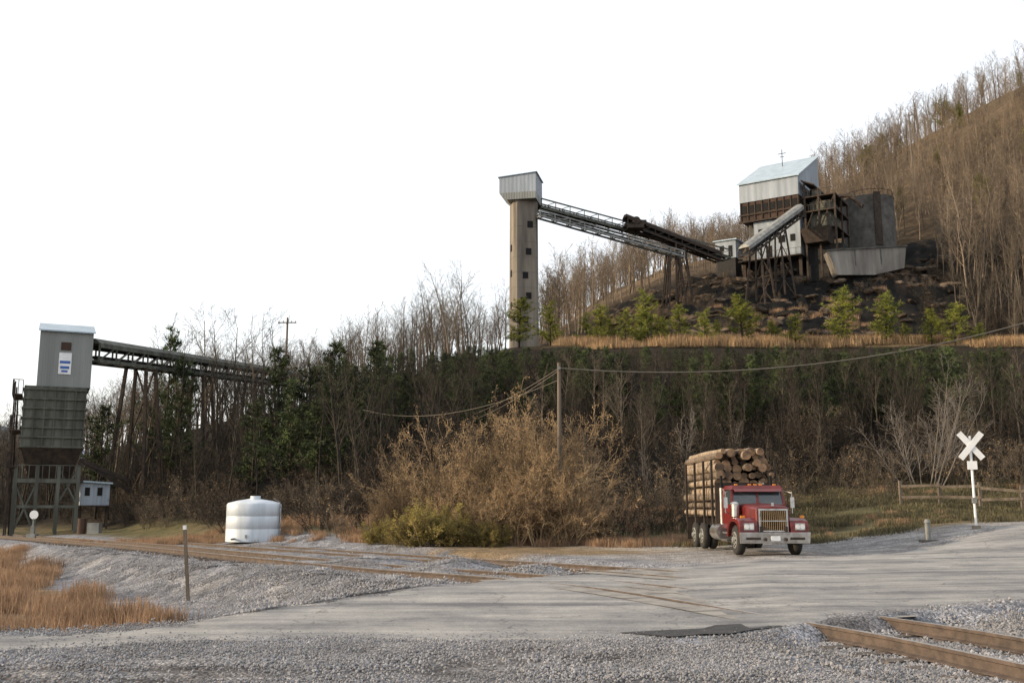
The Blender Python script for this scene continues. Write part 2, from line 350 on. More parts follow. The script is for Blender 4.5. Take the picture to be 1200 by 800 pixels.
ns=N(nt,'ShaderNodeTexNoise'); ns.inputs['Scale'].default_value=1.0; ns.inputs['Detail'].default_value=6; ns.inputs['Roughness'].default_value=.6; L(mp.outputs[0],ns.inputs['Vector'])
av=N(nt,'ShaderNodeMath',operation='ADD'); L(no.outputs['Fac'],av.inputs[0]); L(ns.outputs['Fac'],av.inputs[1]); hv=N(nt,'ShaderNodeMath',operation='MULTIPLY'); hv.inputs[1].default_value=.5; L(av.outputs[0],hv.inputs[0])
cr=N(nt,'ShaderNodeValToRGB'); e=cr.color_ramp.elements; e[0].position=.40; e[0].color=(.125,.125,.13,1); e[1].position=.60; e[1].color=(.34,.33,.31,1); L(hv.outputs[0],cr.inputs[0])
vo=N(nt,'ShaderNodeTexVoronoi'); vo.feature='DISTANCE_TO_EDGE'; vo.inputs['Scale'].default_value=.38
n5=N(nt,'ShaderNodeTexNoise'); n5.inputs['Scale'].default_value=1.5; n5.inputs['Detail'].default_value=6; L(tc.outputs['Object'],n5.inputs['Vector'])
va=N(nt,'ShaderNodeVectorMath',operation='MULTIPLY_ADD'); L(n5.outputs['Color'],va.inputs[0]); va.inputs[1].default_value=(1.3,1.3,1.3); L(tc.outputs['Object'],va.inputs[2]); L(va.outputs[0],vo.inputs['Vector'])
mr=N(nt,'ShaderNodeMapRange'); mr.inputs[2].default_value=.010; mr.inputs[3].default_value=.5; mr.inputs[4].default_value=1; L(vo.outputs['Distance'],mr.inputs[0])
n6=N(nt,'ShaderNodeTexNoise'); n6.inputs['Scale'].default_value=30; n6.inputs['Detail'].default_value=5; n6.inputs['Roughness'].default_value=.8; L(tc.outputs['Object'],n6.inputs['Vector'])
mr3=N(nt,'ShaderNodeMapRange'); mr3.inputs[1].default_value=.3; mr3.inputs[2].default_value=.7; mr3.inputs[3].default_value=.6; mr3.inputs[4].default_value=1.4; L(n6.outputs['Fac'],mr3.inputs[0])
mu=N(nt,'ShaderNodeMath',operation='MULTIPLY'); L(mr.outputs[0],mu.inputs[0]); L(mr3.outputs[0],mu.inputs[1])
vm=N(nt,'ShaderNodeVectorMath',operation='SCALE'); L(cr.outputs[0],vm.inputs[0]); L(mu.outputs[0],vm.inputs['Scale']); L(vm.outputs[0],b.inputs['Base Color'])
b.inputs['Roughness'].default_value=.85; b.inputs['Specular IOR Level'].default_value=.25
bp=N(nt,'ShaderNodeBump'); bp.inputs['Strength'].default_value=.5; bp.inputs['Distance'].default_value=.02; L(n6.outputs['Fac'],bp.inputs['Height']); L(bp.outputs[0],b.inputs['Normal'])
b_.obj('road',[m])
b_=MB(); 
pts=[(1.4,13.6),(2.0,13.2),(2.5,13.45),(2.9,13.5),(3.3,13.95),(3.9,14.3),(4.3,14.9),(3.9,15.1),(3.6,15.0),(3.3,14.6),(2.9,14.5),(2.6,14.1),(2.2,13.95)]
b_.add([(x+R.uniform(-.06,.06),y+R.uniform(-.06,.06),.024) for x,y in pts],[tuple(range(len(pts)))]); b_.obj('asphalt_patch',['patch'])
# ------------------------------------------------------------------ railway
def track(name,Lp):
    P=resample(Lp,int(np.sum(np.hypot(*np.diff(Lp,axis=0).T))/.6))
    tg=np.gradient(P,axis=0); tg/=np.linalg.norm(tg,axis=1)[:,None]; nr=np.stack([-tg[:,1],tg[:,0]],1)
    zb=np.array([np.interp(p[1],[0,45,60,75,130],[0,-.2,-.4,-.6,-.6]) if p[0]<0 else 0 for p in P])
    zb=np.convolve(np.pad(zb,8,mode='edge'),np.ones(17)/17,'valid')
    e=empty(name,(0,0,0))
    prof=[(-.07,-.14),(.07,-.14),(.07,-.125),(.012,-.105),(.012,-.005),(.037,.005),(.037,.045),(-.037,.045),(-.037,.005),(-.012,-.005),(-.012,-.105),(-.07,-.125)]
    k=len(prof)
    for s,nm in((-1,'rail_left'),(1,'rail_right')):
        b=MB(); vs=[]
        for i in range(len(P)):
            for (a,z) in prof:
                o=s*.7525+a; vs.append((P[i,0]+nr[i,0]*o,P[i,1]+nr[i,1]*o,zb[i]+z))
        f0=[];f1=[]
        for i in range(len(P)-1):
            for j in range(k):
                j2=(j+1)%k; (f1 if j==6 else f0).append((i*k+j,i*k+j2,(i+1)*k+j2,(i+1)*k+j))
        b.v=[tuple(v) for v in vs]; b.f=f0+f1; b.m=[0]*len(f0)+[1]*len(f1); b.sm=[False]*len(b.f)
        b.obj(nm,['railrust','railtop'],e)
    b=MB(); c=MB()
    for i in range(len(P)):
        if P[i,1]>130: continue
        p=Vector((P[i,0],P[i,1],zb[i]-.23)); w=Vector((nr[i,0],nr[i,1],0)); jt=R.uniform(-.05,.05)
        p+=Vector((tg[i,0],tg[i,1],0))*R.uniform(-.04,.04)
        b.hexa([p-w*(1.27+jt)+Vector((tg[i,0]*a_,tg[i,1]*a_,z_)) if s_<0 else p+w*(1.27-jt)+Vector((tg[i,0]*a_,tg[i,1]*a_,z_)) for z_ in(-.085,.085) for s_,a_ in((-1,-.115),(1,-.115),(1,.115),(-1,.115))],0)
        for s in(-1,1):
            o_=w*(s*.7525); z_=Vector((0,0,.094)); t_=Vector((tg[i,0],tg[i,1],0))*.09; u_=w*.16; zt=Vector((0,0,.012))
            c.hexa([p+o_-u_-t_+z_-zt,p+o_+u_-t_+z_-zt,p+o_+u_+t_+z_-zt,p+o_-u_+t_+z_-zt,p+o_-u_-t_+z_,p+o_+u_-t_+z_,p+o_+u_+t_+z_,p+o_-u_+t_+z_],0)
    b.obj('ties',['tie'],e); c.obj('tie_plates',['railrust'],e)
    ins=inpoly(P[:,0],P[:,1],RP); b=MB(); c=MB()
    for i in range(len(P)-1):
        if not (ins[i] or ins[i+1]): continue
        for (a0,a1) in((-.62,-.02),(.02,.62),(-1.45,-.89),(.89,1.45)):
            g=.008*R.random()
            q=[(P[i+t,0]+nr[i+t,0]*o+tg[i+t,0]*(.01 if t==0 else -.01),P[i+t,1]+nr[i+t,1]*o+tg[i+t,1]*(.01 if t==0 else -.01),zb[i]+.024+g) for t,o in((0,a0),(0,a1),(1,a1),(1,a0))]
            b.add(q,[(0,3,2,1)])
        for o in(-.66,.66,-.85,.85):
            q=[(P[i+t,0]+nr[i+t,0]*oo,P[i+t,1]+nr[i+t,1]*oo,zb[i]+.021) for t,oo in((0,o-.04),(0,o+.04),(1,o+.04),(1,o-.04))]
            c.add(q,[(0,3,2,1)])
    b.obj('crossing_panels',['crossp'],e); c.obj('flangeways',['black'],e)
track('railroad_track',TA); track('railroad_track',TB)
# ------------------------------------------------------------------ vegetation prototypes
def rv(r): return Vector((r.gauss(0,1),r.gauss(0,1),r.gauss(0,1))).normalized()
def grow(B,r,p,d,Ln,rad,lvl,cfg):
    ns=cfg['seg'][lvl]; pts=[p]; rs=[rad]; q=Vector(p); dd=Vector(d)
    for i in range(ns):
        dd=(dd+rv(r)*cfg['wob'][lvl]+Vector((0,0,cfg['up'][lvl]))).normalized()
        q=q+dd*(Ln/ns); pts.append(q); rs.append(max(rad*(1-(i+1)/ns*.85),cfg['rmin']))
    B.tube(pts,rs,cfg['n'][lvl],0)
    if lvl>=cfg['lv']:
        if cfg.get('leaf') and r.random()<cfg['leaf']:
            for k in range(cfg.get('nl',3)):
                c=pts[r.randrange(len(pts))]+rv(r)*.12; a=rv(r)*cfg['ls']; b2=rv(r)*cfg['ls']*.6
                B.add([c-a*.5,c+b2,c+a*.5],[(0,1,2)],1)
        return
    nc=cfg['nc'][lvl]
    for k in range(nc):
        t=cfg['t0'][lvl]+(1-cfg['t0'][lvl])*(k+r.random())/nc
        i=min(int(t*ns),ns-1); f=t*ns-i; c=pts[i].lerp(pts[i+1],min(f,1)); ax=(pts[i+1]-pts[i]).normalized()
        pr=rv(r); pr=(pr-ax*pr.dot(ax)).normalized(); an=math.radians(r.uniform(*cfg['ang'][lvl]))
        nd=ax*math.cos(an)+pr*math.sin(an)
        cl=Ln*cfg['ratio'][lvl]*(1.15-.75*t if lvl==0 else 1-.4*t)*r.uniform(.7,1.2)
        grow(B,r,c,nd,cl,max((rs[i]*(1-f)+rs[min(i+1,ns)]*f)*.6,cfg['rmin']),lvl+1,cfg)
def bare(seed,h=13,mt='bark',nc1=5,nc2=4,t0=.38):
    r=random.Random(seed); B=MB()
    cfg=dict(seg=[7,3,2,1],wob=[.09,.18,.2,.25],up=[.05,.14,.1,.03],n=[6,4,3,3],lv=3,nc=[11+seed%4,nc1,nc2],t0=[t0,.2,.15],ang=[(24,56),(22,50),(25,60)],ratio=[.40,.45,.5],rmin=.010)
    grow(B,r,Vector((0,0,-.4)),Vector((r.uniform(-1,1)*.12,r.uniform(-1,1)*.12,1)),h,h*.0120,0,cfg)
    return B.mesh('bare_tree_mesh',[mt])
def multi(seed,h=6,mt='barkp',ns=7,leaf=0,lm='leafb',spread=.35,nl=3,ls=.1,rm=.009,nc=(9,5),wob=(.12,.2,.3),up=.03):
    r=random.Random(seed); B=MB()
    cfg=dict(seg=[6,4,2],wob=list(wob),up=[up,.06,.0],n=[4,3,3],lv=2,nc=list(nc),t0=[.15,.15],ang=[(20,50),(25,65)],ratio=[.38,.45],rmin=rm,leaf=leaf,nl=nl,ls=ls)
    for k in range(ns):
        a=r.uniform(0,6.28); s=r.random()**.6*spread
        grow(B,r,Vector((math.cos(a)*s*h*.25,math.sin(a)*s*h*.25,-.1)),Vector((math.cos(a)*s,math.sin(a)*s,1)).normalized(),h*r.uniform(.5,1),h*.006,0,cfg)
    return B.mesh('shrub_mesh',[mt,lm])
def pine(seed,h=5,w=1.7,nm='needle',round_=.7,step=.27,bare0=.12,ln=.3):
    r=random.Random(seed); B=MB()
    lean=Vector((r.uniform(-.05,.05),r.uniform(-.05,.05),1))
    B.tube([lean*(h*t)-Vector((0,0,.3*(1-t))) for t in(0,.3,.6,.97)],[h*.018,h*.014,h*.009,.012],6,0)
    z=bare0*h
    while z<h*.98:
        t=z/h; pr=w*((1-t)**round_)*(.75+.25*math.sin(t*9+seed))*min(1,(t-bare0)*6+.5)
        nb=r.randint(4,7)
        for k in range(nb):
            a=r.uniform(0,6.28); le=pr*r.uniform(.45,1.3)+.12
            d=Vector((math.cos(a),math.sin(a),r.uniform(.1,.6)+t*.5)).normalized()
            p=lean*z+Vector((0,0,r.uniform(-.1,.1))); e=p+d*le; B.tube([p,e],[.02,.007],3,0)
            s=.3*le
            while s<=le+.02:
                c=p+d*s+rv(r)*.08
                for j in range(r.randint(9,12)):
                    dr=(rv(r)+d*.5+Vector((0,0,.45))).normalized()*ln*r.uniform(.6,1.1); sd_=rv(r)*.035
                    B.add([c-sd_,c+sd_,c+dr],[(0,1,2)],1)
                s+=.2
        z+=step*(1+.3*r.random())
    return B.mesh('pine_tree_mesh',['barkd',nm])
def grasspatch(seed,n=170,h=.7,size=1.0,mt='straw',lean=.35,w=.012):
    r=random.Random(seed); B=MB()
    for i in range(n):
        x=r.gauss(0,size*.35);y=r.gauss(0,size*.35); hh=h*r.uniform(.45,1.1); a=r.uniform(0,6.28); l=r.random()*lean
        dx=math.cos(a)*l*hh;dy=math.sin(a)*l*hh; b2=r.uniform(0,6.28); wx=math.cos(b2)*w;wy=math.sin(b2)*w
        B.add([(x-wx,y-wy,-.05),(x+wx,y+wy,-.05),(x+dx*.4+wx*.7,y+dy*.4+wy*.7,hh*.6),(x+dx*.4-wx*.7,y+dy*.4-wy*.7,hh*.6),(x+dx,y+dy,hh)],[(0,1,2,3),(3,2,4)],0)
    return B.mesh('grass_clump_mesh',[mt])
def stonepatch(seed,n=260,size=.5,r0=.018,r1=.045,mt='stone'):
    r=random.Random(seed); B=MB()
    base=[(0,0,1),(.9,0,.2),(.2,.9,.1),(-.8,.5,.2),(-.7,-.6,.1),(.3,-.9,.2),(0,0,-.8)]
    fs=[(0,1,2),(0,2,3),(0,3,4),(0,4,5),(0,5,1),(6,2,1),(6,3,2),(6,4,3),(6,5,4),(6,1,5)]
    for i in range(n):
        c=Vector((r.gauss(0,size*.5),r.gauss(0,size*.5),0)); s=r.uniform(r0,r1); rot=Matrix.Rotation(r.uniform(0,6.28),3,rv(r))
        c.z=s*.3
        B.add([c+rot@(Vector(p)*s*r.uniform(.75,1.2)) for p in base],fs,0)
    return B.mesh('stone_patch_mesh',[mt])
def rock(seed):
    """angular broken boulder: jittered icosphere cut by planes"""
    import bmesh
    r=random.Random(seed); bm=bmesh.new(); bmesh.ops.create_icosphere(bm,subdivisions=2,radius=1)
    pl=[(rv(r),r.uniform(.55,.85)) for _ in range(9)]
    for v in bm.verts:
        c=v.co.copy()
        for n_,d_ in pl:
            k=c.dot(n_)
            if k>d_: c-=n_*(k-d_)
        v.co=c+rv(r)*.05; v.co.z*=.6
    me=bpy.data.meshes.new('rock_mesh'); bm.to_mesh(me); bm.free(); me.materials.append(M['rock']); return me
PC={}
def protos(key,meshes):
    c=bpy.data.collections.new(key+'_variants')
    for i,me_ in enumerate(meshes):
        o=bpy.data.objects.new('%s_variant_%02d'%(key,i),me_); c.objects.link(o)
    PC[key]=(c,len(meshes)); return meshes
def scatter(name,key,pts,scales,rots=None):
    c,k=PC[key]; n=len(pts)
    me_=bpy.data.meshes.new(name); me_.from_pydata([tuple(p) for p in pts],[],[])
    at_=me_.attributes.new('iscale','FLOAT_VECTOR','POINT'); s3=[]
    for s in scales: s3+= list(s) if isinstance(s,tuple) else [s,s,s]
    at_.data.foreach_set('vector',s3)
    ar=me_.attributes.new('irot','FLOAT_VECTOR','POINT'); rt=[]
    for i in range(n): rt+= list(rots[i]) if rots else [R.uniform(-.06,.06),R.uniform(-.06,.06),R.uniform(0,6.28)]
    ar.data.foreach_set('vector',rt)
    ai=me_.attributes.new('iidx','INT','POINT'); ai.data.foreach_set('value',[R.randrange(k) for _ in range(n)])
    o=bpy.data.objects.new(name,me_); sc.collection.objects.link(o)
    g=bpy.data.node_groups.new(name+'_instancer','GeometryNodeTree')
    g.interface.new_socket('Geometry',in_out='INPUT',socket_type='NodeSocketGeometry'); g.interface.new_socket('Geometry',in_out='OUTPUT',socket_type='NodeSocketGeometry')
    gi=g.nodes.new('NodeGroupInput'); go=g.nodes.new('NodeGroupOutput'); ip=g.nodes.new('GeometryNodeInstanceOnPoints'); ci=g.nodes.new('GeometryNodeCollectionInfo')
    ci.inputs['Collection'].default_value=c; ci.inputs['Separate Children'].default_value=True; ci.inputs['Reset Children'].default_value=True
    def na(nm,dt):
        x=g.nodes.new('GeometryNodeInputNamedAttribute'); x.data_type=dt; x.inputs['Name'].default_value=nm
        return next(o_ for o_ in x.outputs if o_.enabled and o_.name=='Attribute')
    l=g.links.new
    l(gi.outputs[0],ip.inputs['Points']); l(ci.outputs[0],ip.inputs['Instance']); ip.inputs['Pick Instance'].default_value=True
    l(na('iidx','INT'),ip.inputs['Instance Index']); l(na('irot','FLOAT_VECTOR'),ip.inputs['Rotation']); l(na('iscale','FLOAT_VECTOR'),ip.inputs['Scale'])
    l(ip.outputs[0],go.inputs[0])
    md=o.modifiers.new('instances','NODES'); md.node_group=g
    return o
def slope_rots(pts):
    """align each patch with the ground under it"""
    P=np.array(pts); e_=.35
    zx=(height(P[:,0]+e_,P[:,1])-height(P[:,0]-e_,P[:,1]))/(2*e_); zy=(height(P[:,0],P[:,1]+e_)-height(P[:,0],P[:,1]-e_))/(2*e_)
    out=[]
    for a,b_2 in zip(zx,zy):
        q_=Vector((-a,-b_2,1)).to_track_quat('Z','Y').to_matrix()@Matrix.Rotation(R.uniform(0,6.28),3,'Z'); out.append(tuple(q_.to_euler()))
    return out
BT=protos('bare_tree',[bare(s,nc1=6,nc2=5,t0=.3) for s in range(1,8)])
BD=protos('dark_bare_tree',[bare(s,mt='barkd') for s in range(21,26)])
BM_=protos('brown_bare_tree',[bare(s,mt='barkm') for s in range(71,75)])
PN=protos('young_pine',[pine(s,w=1.9,round_=.55,ln=.34) for s in range(5)])
PD=protos('dark_pine',[pine(s,h=7,w=2.3,nm='needled',round_=.6,step=.4,ln=.4) for s in range(5,9)])
BR=protos('brush',[multi(s,h=2.6,mt='barkd',ns=12,leaf=.35,lm='leafd',spread=.9,ls=.1,rm=.008,nc=(8,4)) for s in range(4)])
BQ=protos('brown_brush',[multi(s,h=3.0,mt='barkm',ns=9,leaf=.2,lm='leafb',spread=.7,ls=.09,rm=.008,nc=(8,4)) for s in range(14,17)])
VB=protos('vine_shrub',[multi(s,h=5.4,mt='vine',ns=22,leaf=1,lm='leafb',spread=.45,nl=4,ls=.075,rm=.007,nc=(11,6),wob=(.32,.4,.5),up=.0) for s in range(31,36)])
GB=protos('leafy_shrub',[multi(s,h=2.4,mt='vine',ns=26,leaf=1,lm='leafg',spread=.95,nl=7,ls=.10,rm=.007,wob=(.25,.4,.5)) for s in range(41,43)])
SW=multi(51,h=7.6,mt='barkp',ns=13,spread=.62,rm=.006,nc=(13,7)); SP=[multi(s,h=3.6,mt='barkp',ns=3,spread=.2,rm=.008) for s in(52,53)]
GP=protos('straw_clump',[grasspatch(s) for s in range(3)])
GQ=protos('bench_straw_clump',[grasspatch(s,mt='strawb') for s in range(3,5)])
GS=protos('green_clump',[grasspatch(s,n=110,h=.2,size=.9,mt='grassg',lean=.6) for s in range(5,7)])
ST=protos('ballast_patch',[stonepatch(s) for s in range(4)])
SF=protos('fine_gravel_patch',[stonepatch(s,n=200,r0=.006,r1=.018) for s in range(9,12)])
RK=protos('shale_rock',[rock(s) for s in range(60,65)])
CA=[-.6,-.47,-.38,-.3,-.2,-.14,-.1,-.05,0,.06,.1,.15,.2,.25,.32,.4,.5,.6]
CR_=[.07,.10,.125,.165,.165,.20,.225,.255,.27,.275,.28,.30,.295,.31,.375,.435,.485,.53]
def samp(n,x0,x1,y0,y1,test):
    xs_=np.array([R.uniform(x0,x1) for _ in range(n)]); ys_=np.array([R.uniform(y0,y1) for _ in range(n)])
    z,q=height(xs_,ys_,True); k=test(xs_,ys_,q)
    return [(float(a),float(b),float(c)) for a,b,c,m_ in zip(xs_,ys_,z,k) if m_]
def forest(name,key,pts,h0,s0,s1,cap=None,mn=.2):
    """keep the crown line of the wooded slopes under a set sight line"""
    P=[];S=[]
    for p in pts:
        a=p[0]/p[1]; c=np.interp(a,CA,CR_) if cap is None else cap(a)
        s=min(R.uniform(s0,s1),(H+c*p[1]*R.uniform(.93,1.0)-p[2])/h0)
        if s>mn: P.append((p[0],p[1],p[2]-.1)); S.append(s)
    return scatter(name,key,P,S)
def t1(x,y,q): 
    a=q['a']; plant=(x>28)&(x<70)&(y<182)
    return (a>.03)&(a<.64)&~plant&(q['coal']<.3)&(y>152)
p=samp(2300,0,195,150,290,t1); forest('hillside_forest','bare_tree',p,13,.5,1.15)
p=samp(260,50,100,126,172,lambda x,y,q:(q['a']>.42)&(q['a']<.64)&(q['coal']<.6)&((x>70)|(y<150))); forest('hillside_forest','brown_bare_tree',p,13,.35,.85)
p=samp(260,50,100,124,172,lambda x,y,q:(q['a']>.42)&(q['a']<.64)); forest('hillside_brush','brush',p,2.6,.7,1.4)
p=samp(130,20,190,175,270,lambda x,y,q:(q['a']>.36)&(q['a']<.62)); forest('hillside_pines','young_pine',p,5,.9,1.7)
def t2(x,y,q): return (q['a']>-.6)&(q['a']<.06)&~((q['a']>-.035)&(q['a']<.06)&(y<154))
p=samp(900,-115,8,112,205,t2); forest('hillside_forest','brown_bare_tree',p,13,.5,1.0)
CD=lambda a: np.interp(a,[-.6,-.47,-.38,-.3,-.2,-.12,-.07,-.04,.0,.6],[.06,.09,.115,.145,.145,.155,.155,.155,.158,.158])
def t3(x,y,q):
    ft=np.interp(q['a'],[-.6,-.45,-.3,-.15,0],[92,86,66,56,54]); return (q['a']>-.6)&(q['a']<-.03)&(y>ft)
p=samp(460,-70,0,55,112,t3); forest('wooded_slope','dark_bare_tree',p,13,.3,.75,CD)
def t4(x,y,q):
    ft=np.interp(q['a'],[-.6,-.45,-.3,-.15,0,.6],[90,84,63,54,54,57]); return (q['a']>-.6)&(q['a']<.6)&(y>ft)
p=samp(1700,-70,68,52,113.5,t4); forest('hillside_brush','brush',p,2.6,.4,1.3,lambda a:.1585 if a>-.02 else .2,.12)
p=samp(420,-40,52,50,90,lambda x,y,q:(q['a']>-.4)&(q['a']<.58)&(y>np.interp(q['a'],[-.4,-.3,-.15,0,.1,.58],[70,60,52,50,50,50]))); forest('hillside_brush','brown_brush',p,3,.5,1.15,lambda a:.15,.12)
p=samp(520,0,62,60,108,lambda x,y,q:(q['a']<.57)); forest('wooded_slope','dark_bare_tree',p,13,.2,.55,CD,.09)
p=samp(120,2,56,60,90,lambda x,y,q:(q['a']<.57)); forest('wooded_slope','brown_bare_tree',p,13,.22,.5,CD,.15)
p=samp(620,-30,58,72,108,lambda x,y,q:(q['a']>-.2)&(q['a']<.54)&(fbm(x/12,y/12,91)>-.25)); forest('evergreen_thicket','dark_pine',p,7,.3,.95,lambda a:.159,.12)
p=samp(240,-330,-60,95,420,lambda x,y,q:(q['a']<-.47)&(q['a']>-.8)); scatter('distant_treeline','brown_bare_tree',p,[R.uniform(.35,.7) for _ in p])
p=samp(1900,6,70,111,124,lambda x,y,q:(q['a']>.03)&(q['a']<.6)&(fbm(x/7,y/7,95)>-.25)); scatter('dry_grass','bench_straw_clump',p,[R.uniform(.7,2.0) for _ in p])
p=samp(1500,8,80,122,172,lambda x,y,q:(q['a']<.6)&(q['coal']>.4)); scatter('rock_outcrops','shale_rock',[(a,b_2,c-.15) for a,b_2,c in p],[(lambda s:(s*R.uniform(1,2.2),s,s*R.uniform(.6,1.2)))(R.uniform(.25,1.1)) for _ in p],[(R.uniform(-.3,.3),R.uniform(-.3,.3),R.uniform(-1,1)) for _ in p])
p=samp(420,8,80,122,172,lambda x,y,q:(q['a']<.6)&(q['coal']>.4)&(fbm(x/9,y/9,77)>.0)); scatter('slope_scrub','brown_brush',p,[R.uniform(.3,.75) for _ in p])
p=samp(200,20,60,135,152,lambda x,y,q:(q['a']<.6)&(q['coal']>.4)&(fbm(x/9,y/9,77)>.0)); scatter('slope_weeds','straw_clump',p,[R.uniform(.6,1.3) for _ in p])
# individual pines on the bench
for px,hp,Yd in[(704,44,114),(733,40,113),(760,56,114),(750,40,118),(799,42,116),(826,36,113),(871,54,114),(931,34,113),(986,60,114),(1037,54,115),(1092,38,114),(1119,46,113),(1062,24,116),(905,26,116),(842,28,119),(688,34,118),(645,46,117),(608,50,114),(1148,24,114),(778,30,113),(716,30,117)]:
    a=at(px,400,Yd); z=hz(a.x,a.y); s=hp/10.1/5; place('pine_tree',R.choice(PN),(a.x,a.y,z-.1),(s*R.uniform(1.4,1.8),s*R.uniform(1.4,1.8),s*1.15),R.uniform(0,6))
for px,py,Yd in[(390,402,72),(362,428,70),(415,425,74),(343,446,70),(440,400,82),(457,425,80),(200,385,92),(330,410,84),(620,412,96),(595,420,94),(560,430,92),(505,425,90),(690,428,90),(215,420,88),(120,470,84),(300,470,72),(400,450,66),(375,470,66),(530,440,84),(760,430,92)]:
    a=at(px,py,Yd); z=hz(a.x,a.y); h=a.z-z; s=max(h,2.5)/7
    place('pine_tree',R.choice(PD),(a.x,a.y,z-.1),(min(s,1.3)*1.15,min(s,1.3)*1.15,s),R.uniform(0,6))
for px,py,Yd in[(245,360,96),(285,372,92),(225,385,95),(310,385,96),(330,378,99),(265,380,90),(185,400,94),(160,425,92),(140,440,93),(125,450,90),(355,395,100),(300,390,86),(170,430,86),(205,400,88),(115,470,96)]:
    a=at(px,py,Yd); z=hz(a.x,a.y); s=(a.z-z)/13; place('bare_tree',R.choice(BM_),(a.x,a.y,z-.1),(max(s,.6),max(s,.6),s),R.uniform(0,6))
a=at(1082,560,57); place('bare_tree',SW,(a.x,a.y,hz(a.x,a.y)-.1),1.0,.4)
for i,(px,py,Yd,s) in enumerate([(800,450,64,1.3),(858,462,66,1.2),(760,480,60,.9),(840,500,60,.8),(690,500,62,1.0),(975,500,66,.9)]):
    a=at(px,py+80,Yd); place('bare_sapling',SP[i%2],(a.x,a.y,hz(a.x,a.y)-.1),s,i)
# tangled thicket beside the yard: separate clumps of different height with gaps
for i,(x,y,s,w_) in enumerate([(-5.0,45,.72,.8),(-4.1,46.5,.95,.85),(-3.0,44.5,.7,.9),(-2.6,47,1.1,.8),(-1.4,44,.85,.9),(-.5,45.5,1.2,.8),(.5,43.8,1.12,.85),(1.3,45,1.36,.75),(2.0,43.6,1.15,.8),(2.8,45.5,.9,.8),(.0,41.8,.68,1.1),(1.2,41.6,.8,1.0),(2.3,41.9,.7,1.0),(-1.2,41.8,.6,1.1),(3.6,44,.5,1.0),(-6,46,.45,1.0),(.8,42.6,.95,.9)]):
    place('vine_shrub',VB[i%5],(x,y,hz(x,y)-.1),(s*w_,s*w_,s),x*2)
for i,(x,y,s) in enumerate([(-5,43,.55),(-4.2,41,.7),(-3.3,40.8,.85),(-2.5,41,.7),(-5.8,43.4,.5),(-1.7,40.9,.6),(-.8,40.6,.5)]):
    place('leafy_shrub',GB[i%2],(x,y,hz(x,y)-.1),s,x)
for i,(x,y,s) in enumerate([(-8,47,.9),(-9.5,50,.9),(4.6,45,.9),(5.6,46,.8),(6.6,47.5,.8),(7.6,48,.7),(-10.2,53,1.2),(-16,58,1.1),(-18,62,1.2),(-21,66,1.3),(-14,57,1.1),(9,49,.8),(10.5,50,.8),(4.8,49,1.1),(12.5,50,.8),(14,52,1),(-7,49,1.3),(-4,50,1.5),(-1,50,1.6),(2,50,1.7),(4,51,1.4),(7,52,1.2)]):
    place('brush_shrub',(BR if i%3 else BQ)[i%3],(x,y,hz(x,y)-.1),s,x)
def tg_(x,y,q): return q['side']&(q['dip']>.12)&(q['dA']>3.6+np.clip(50-y,0,50)*.13+fbm(x/6,y/6,31)*-1.5+.3)&(x>-.56*y-2)&(q['dF']>.35)&(fbm(x/1.6,y/1.6,55)>-.12)
p=samp(2800,-32,-3,12,60,tg_); scatter('dry_grass','straw_clump',p,[R.uniform(.3,.9) for _ in p])
p=samp(2600,-40,14,36,60,lambda x,y,q:(y>np.interp(q['a'],[-.6,-.3,-.15,0,.1,.2],[66,53,46,43,41,41])-1.5)&(q['a']<.19)&(q['a']>-.45)); scatter('dry_grass','straw_clump',p[:900],[R.uniform(.25,.6) for _ in p[:900]])
p=samp(4200,7,40,37,62,lambda x,y,q:(q['a']<.62)&(q['sd']<-.5)&(y>39.5)&(fbm(x/2.5,y/2.5,58)>-.2)); scatter('bank_grass','green_clump',p,[R.uniform(.6,1.3) for _ in p])
p=samp(500,8,40,42,62,lambda x,y,q:(q['a']<.62)&(q['sd']<-.5)&(fbm(x/3.5,y/3.5,59)>.05)); scatter('dry_grass','straw_clump',p,[R.uniform(.25,.55) for _ in p])
p=samp(9500,-30,14,8,48,lambda x,y,q:((np.minimum(q['dA'],q['dB'])<2.3)|((q['dip']>.02)&(q['dA']<3.6+(50-y)*.13)))&(np.abs(np.minimum(q['dA'],q['dB'])-.75)>.2)&(q['sd']<-.35)&(abs(x)<.56*y+1)&((y<28)|(np.floor(x*9)%3==0)))
scatter('track_ballast','ballast_patch',p,[R.uniform(.7,1.0) for _ in p],slope_rots(p))
p=samp(900,-9,9,8.5,15,lambda x,y,q:(q['sd']<.3)&(np.minimum(q['dA'],q['dB'])>1.5)&(abs(x)<.58*y+1)&(rutmask(x,y)<.25)); scatter('loose_gravel','fine_gravel_patch',p,[R.uniform(.8,1.5) for _ in p],[(0,0,R.uniform(0,6.28)) for _ in p])
# ------------------------------------------------------------------ logging truck (front faces -Y)
tk=empty('logging_truck',(7.98,30.6,hz(8.1,33)),math.radians(2.0)); tk.scale=(.90,.91,.91)
def wheel(b,x,y,r,w,hub,side):
    b.tube([(x-w/2,y,r),(x-w/2+.04,y,r),(x+w/2-.04,y,r),(x+w/2,y,r)],[r*.9,r,r,r*.9],28,0,True)
    xo=x+side*w/2
    b.tube([(xo-side*.02,y,r),(xo+side*.015,y,r)],[r*.6,r*.55],24,hub,True)
    b.tube([(xo+side*.012,y,r),(xo+side*.09,y,r)],[r*.22,r*.16],14,hub,True)
    for k in range(8):
        a=k*math.pi/4; b.cyl((xo+side*.01,y+math.cos(a)*r*.4,r+math.sin(a)*r*.4),(xo+side*.035,y+math.cos(a)*r*.4,r+math.sin(a)*r*.4),.035,n=6,m=3)
b=MB()
for s in(-1,1):
    wheel(b,s*.98,1.15,.5,.27,1,s)
    for yy in(6.0,7.35):
        wheel(b,s*1.04,yy,.5,.25,1,s); wheel(b,s*.74,yy,.5,.25,1,s)
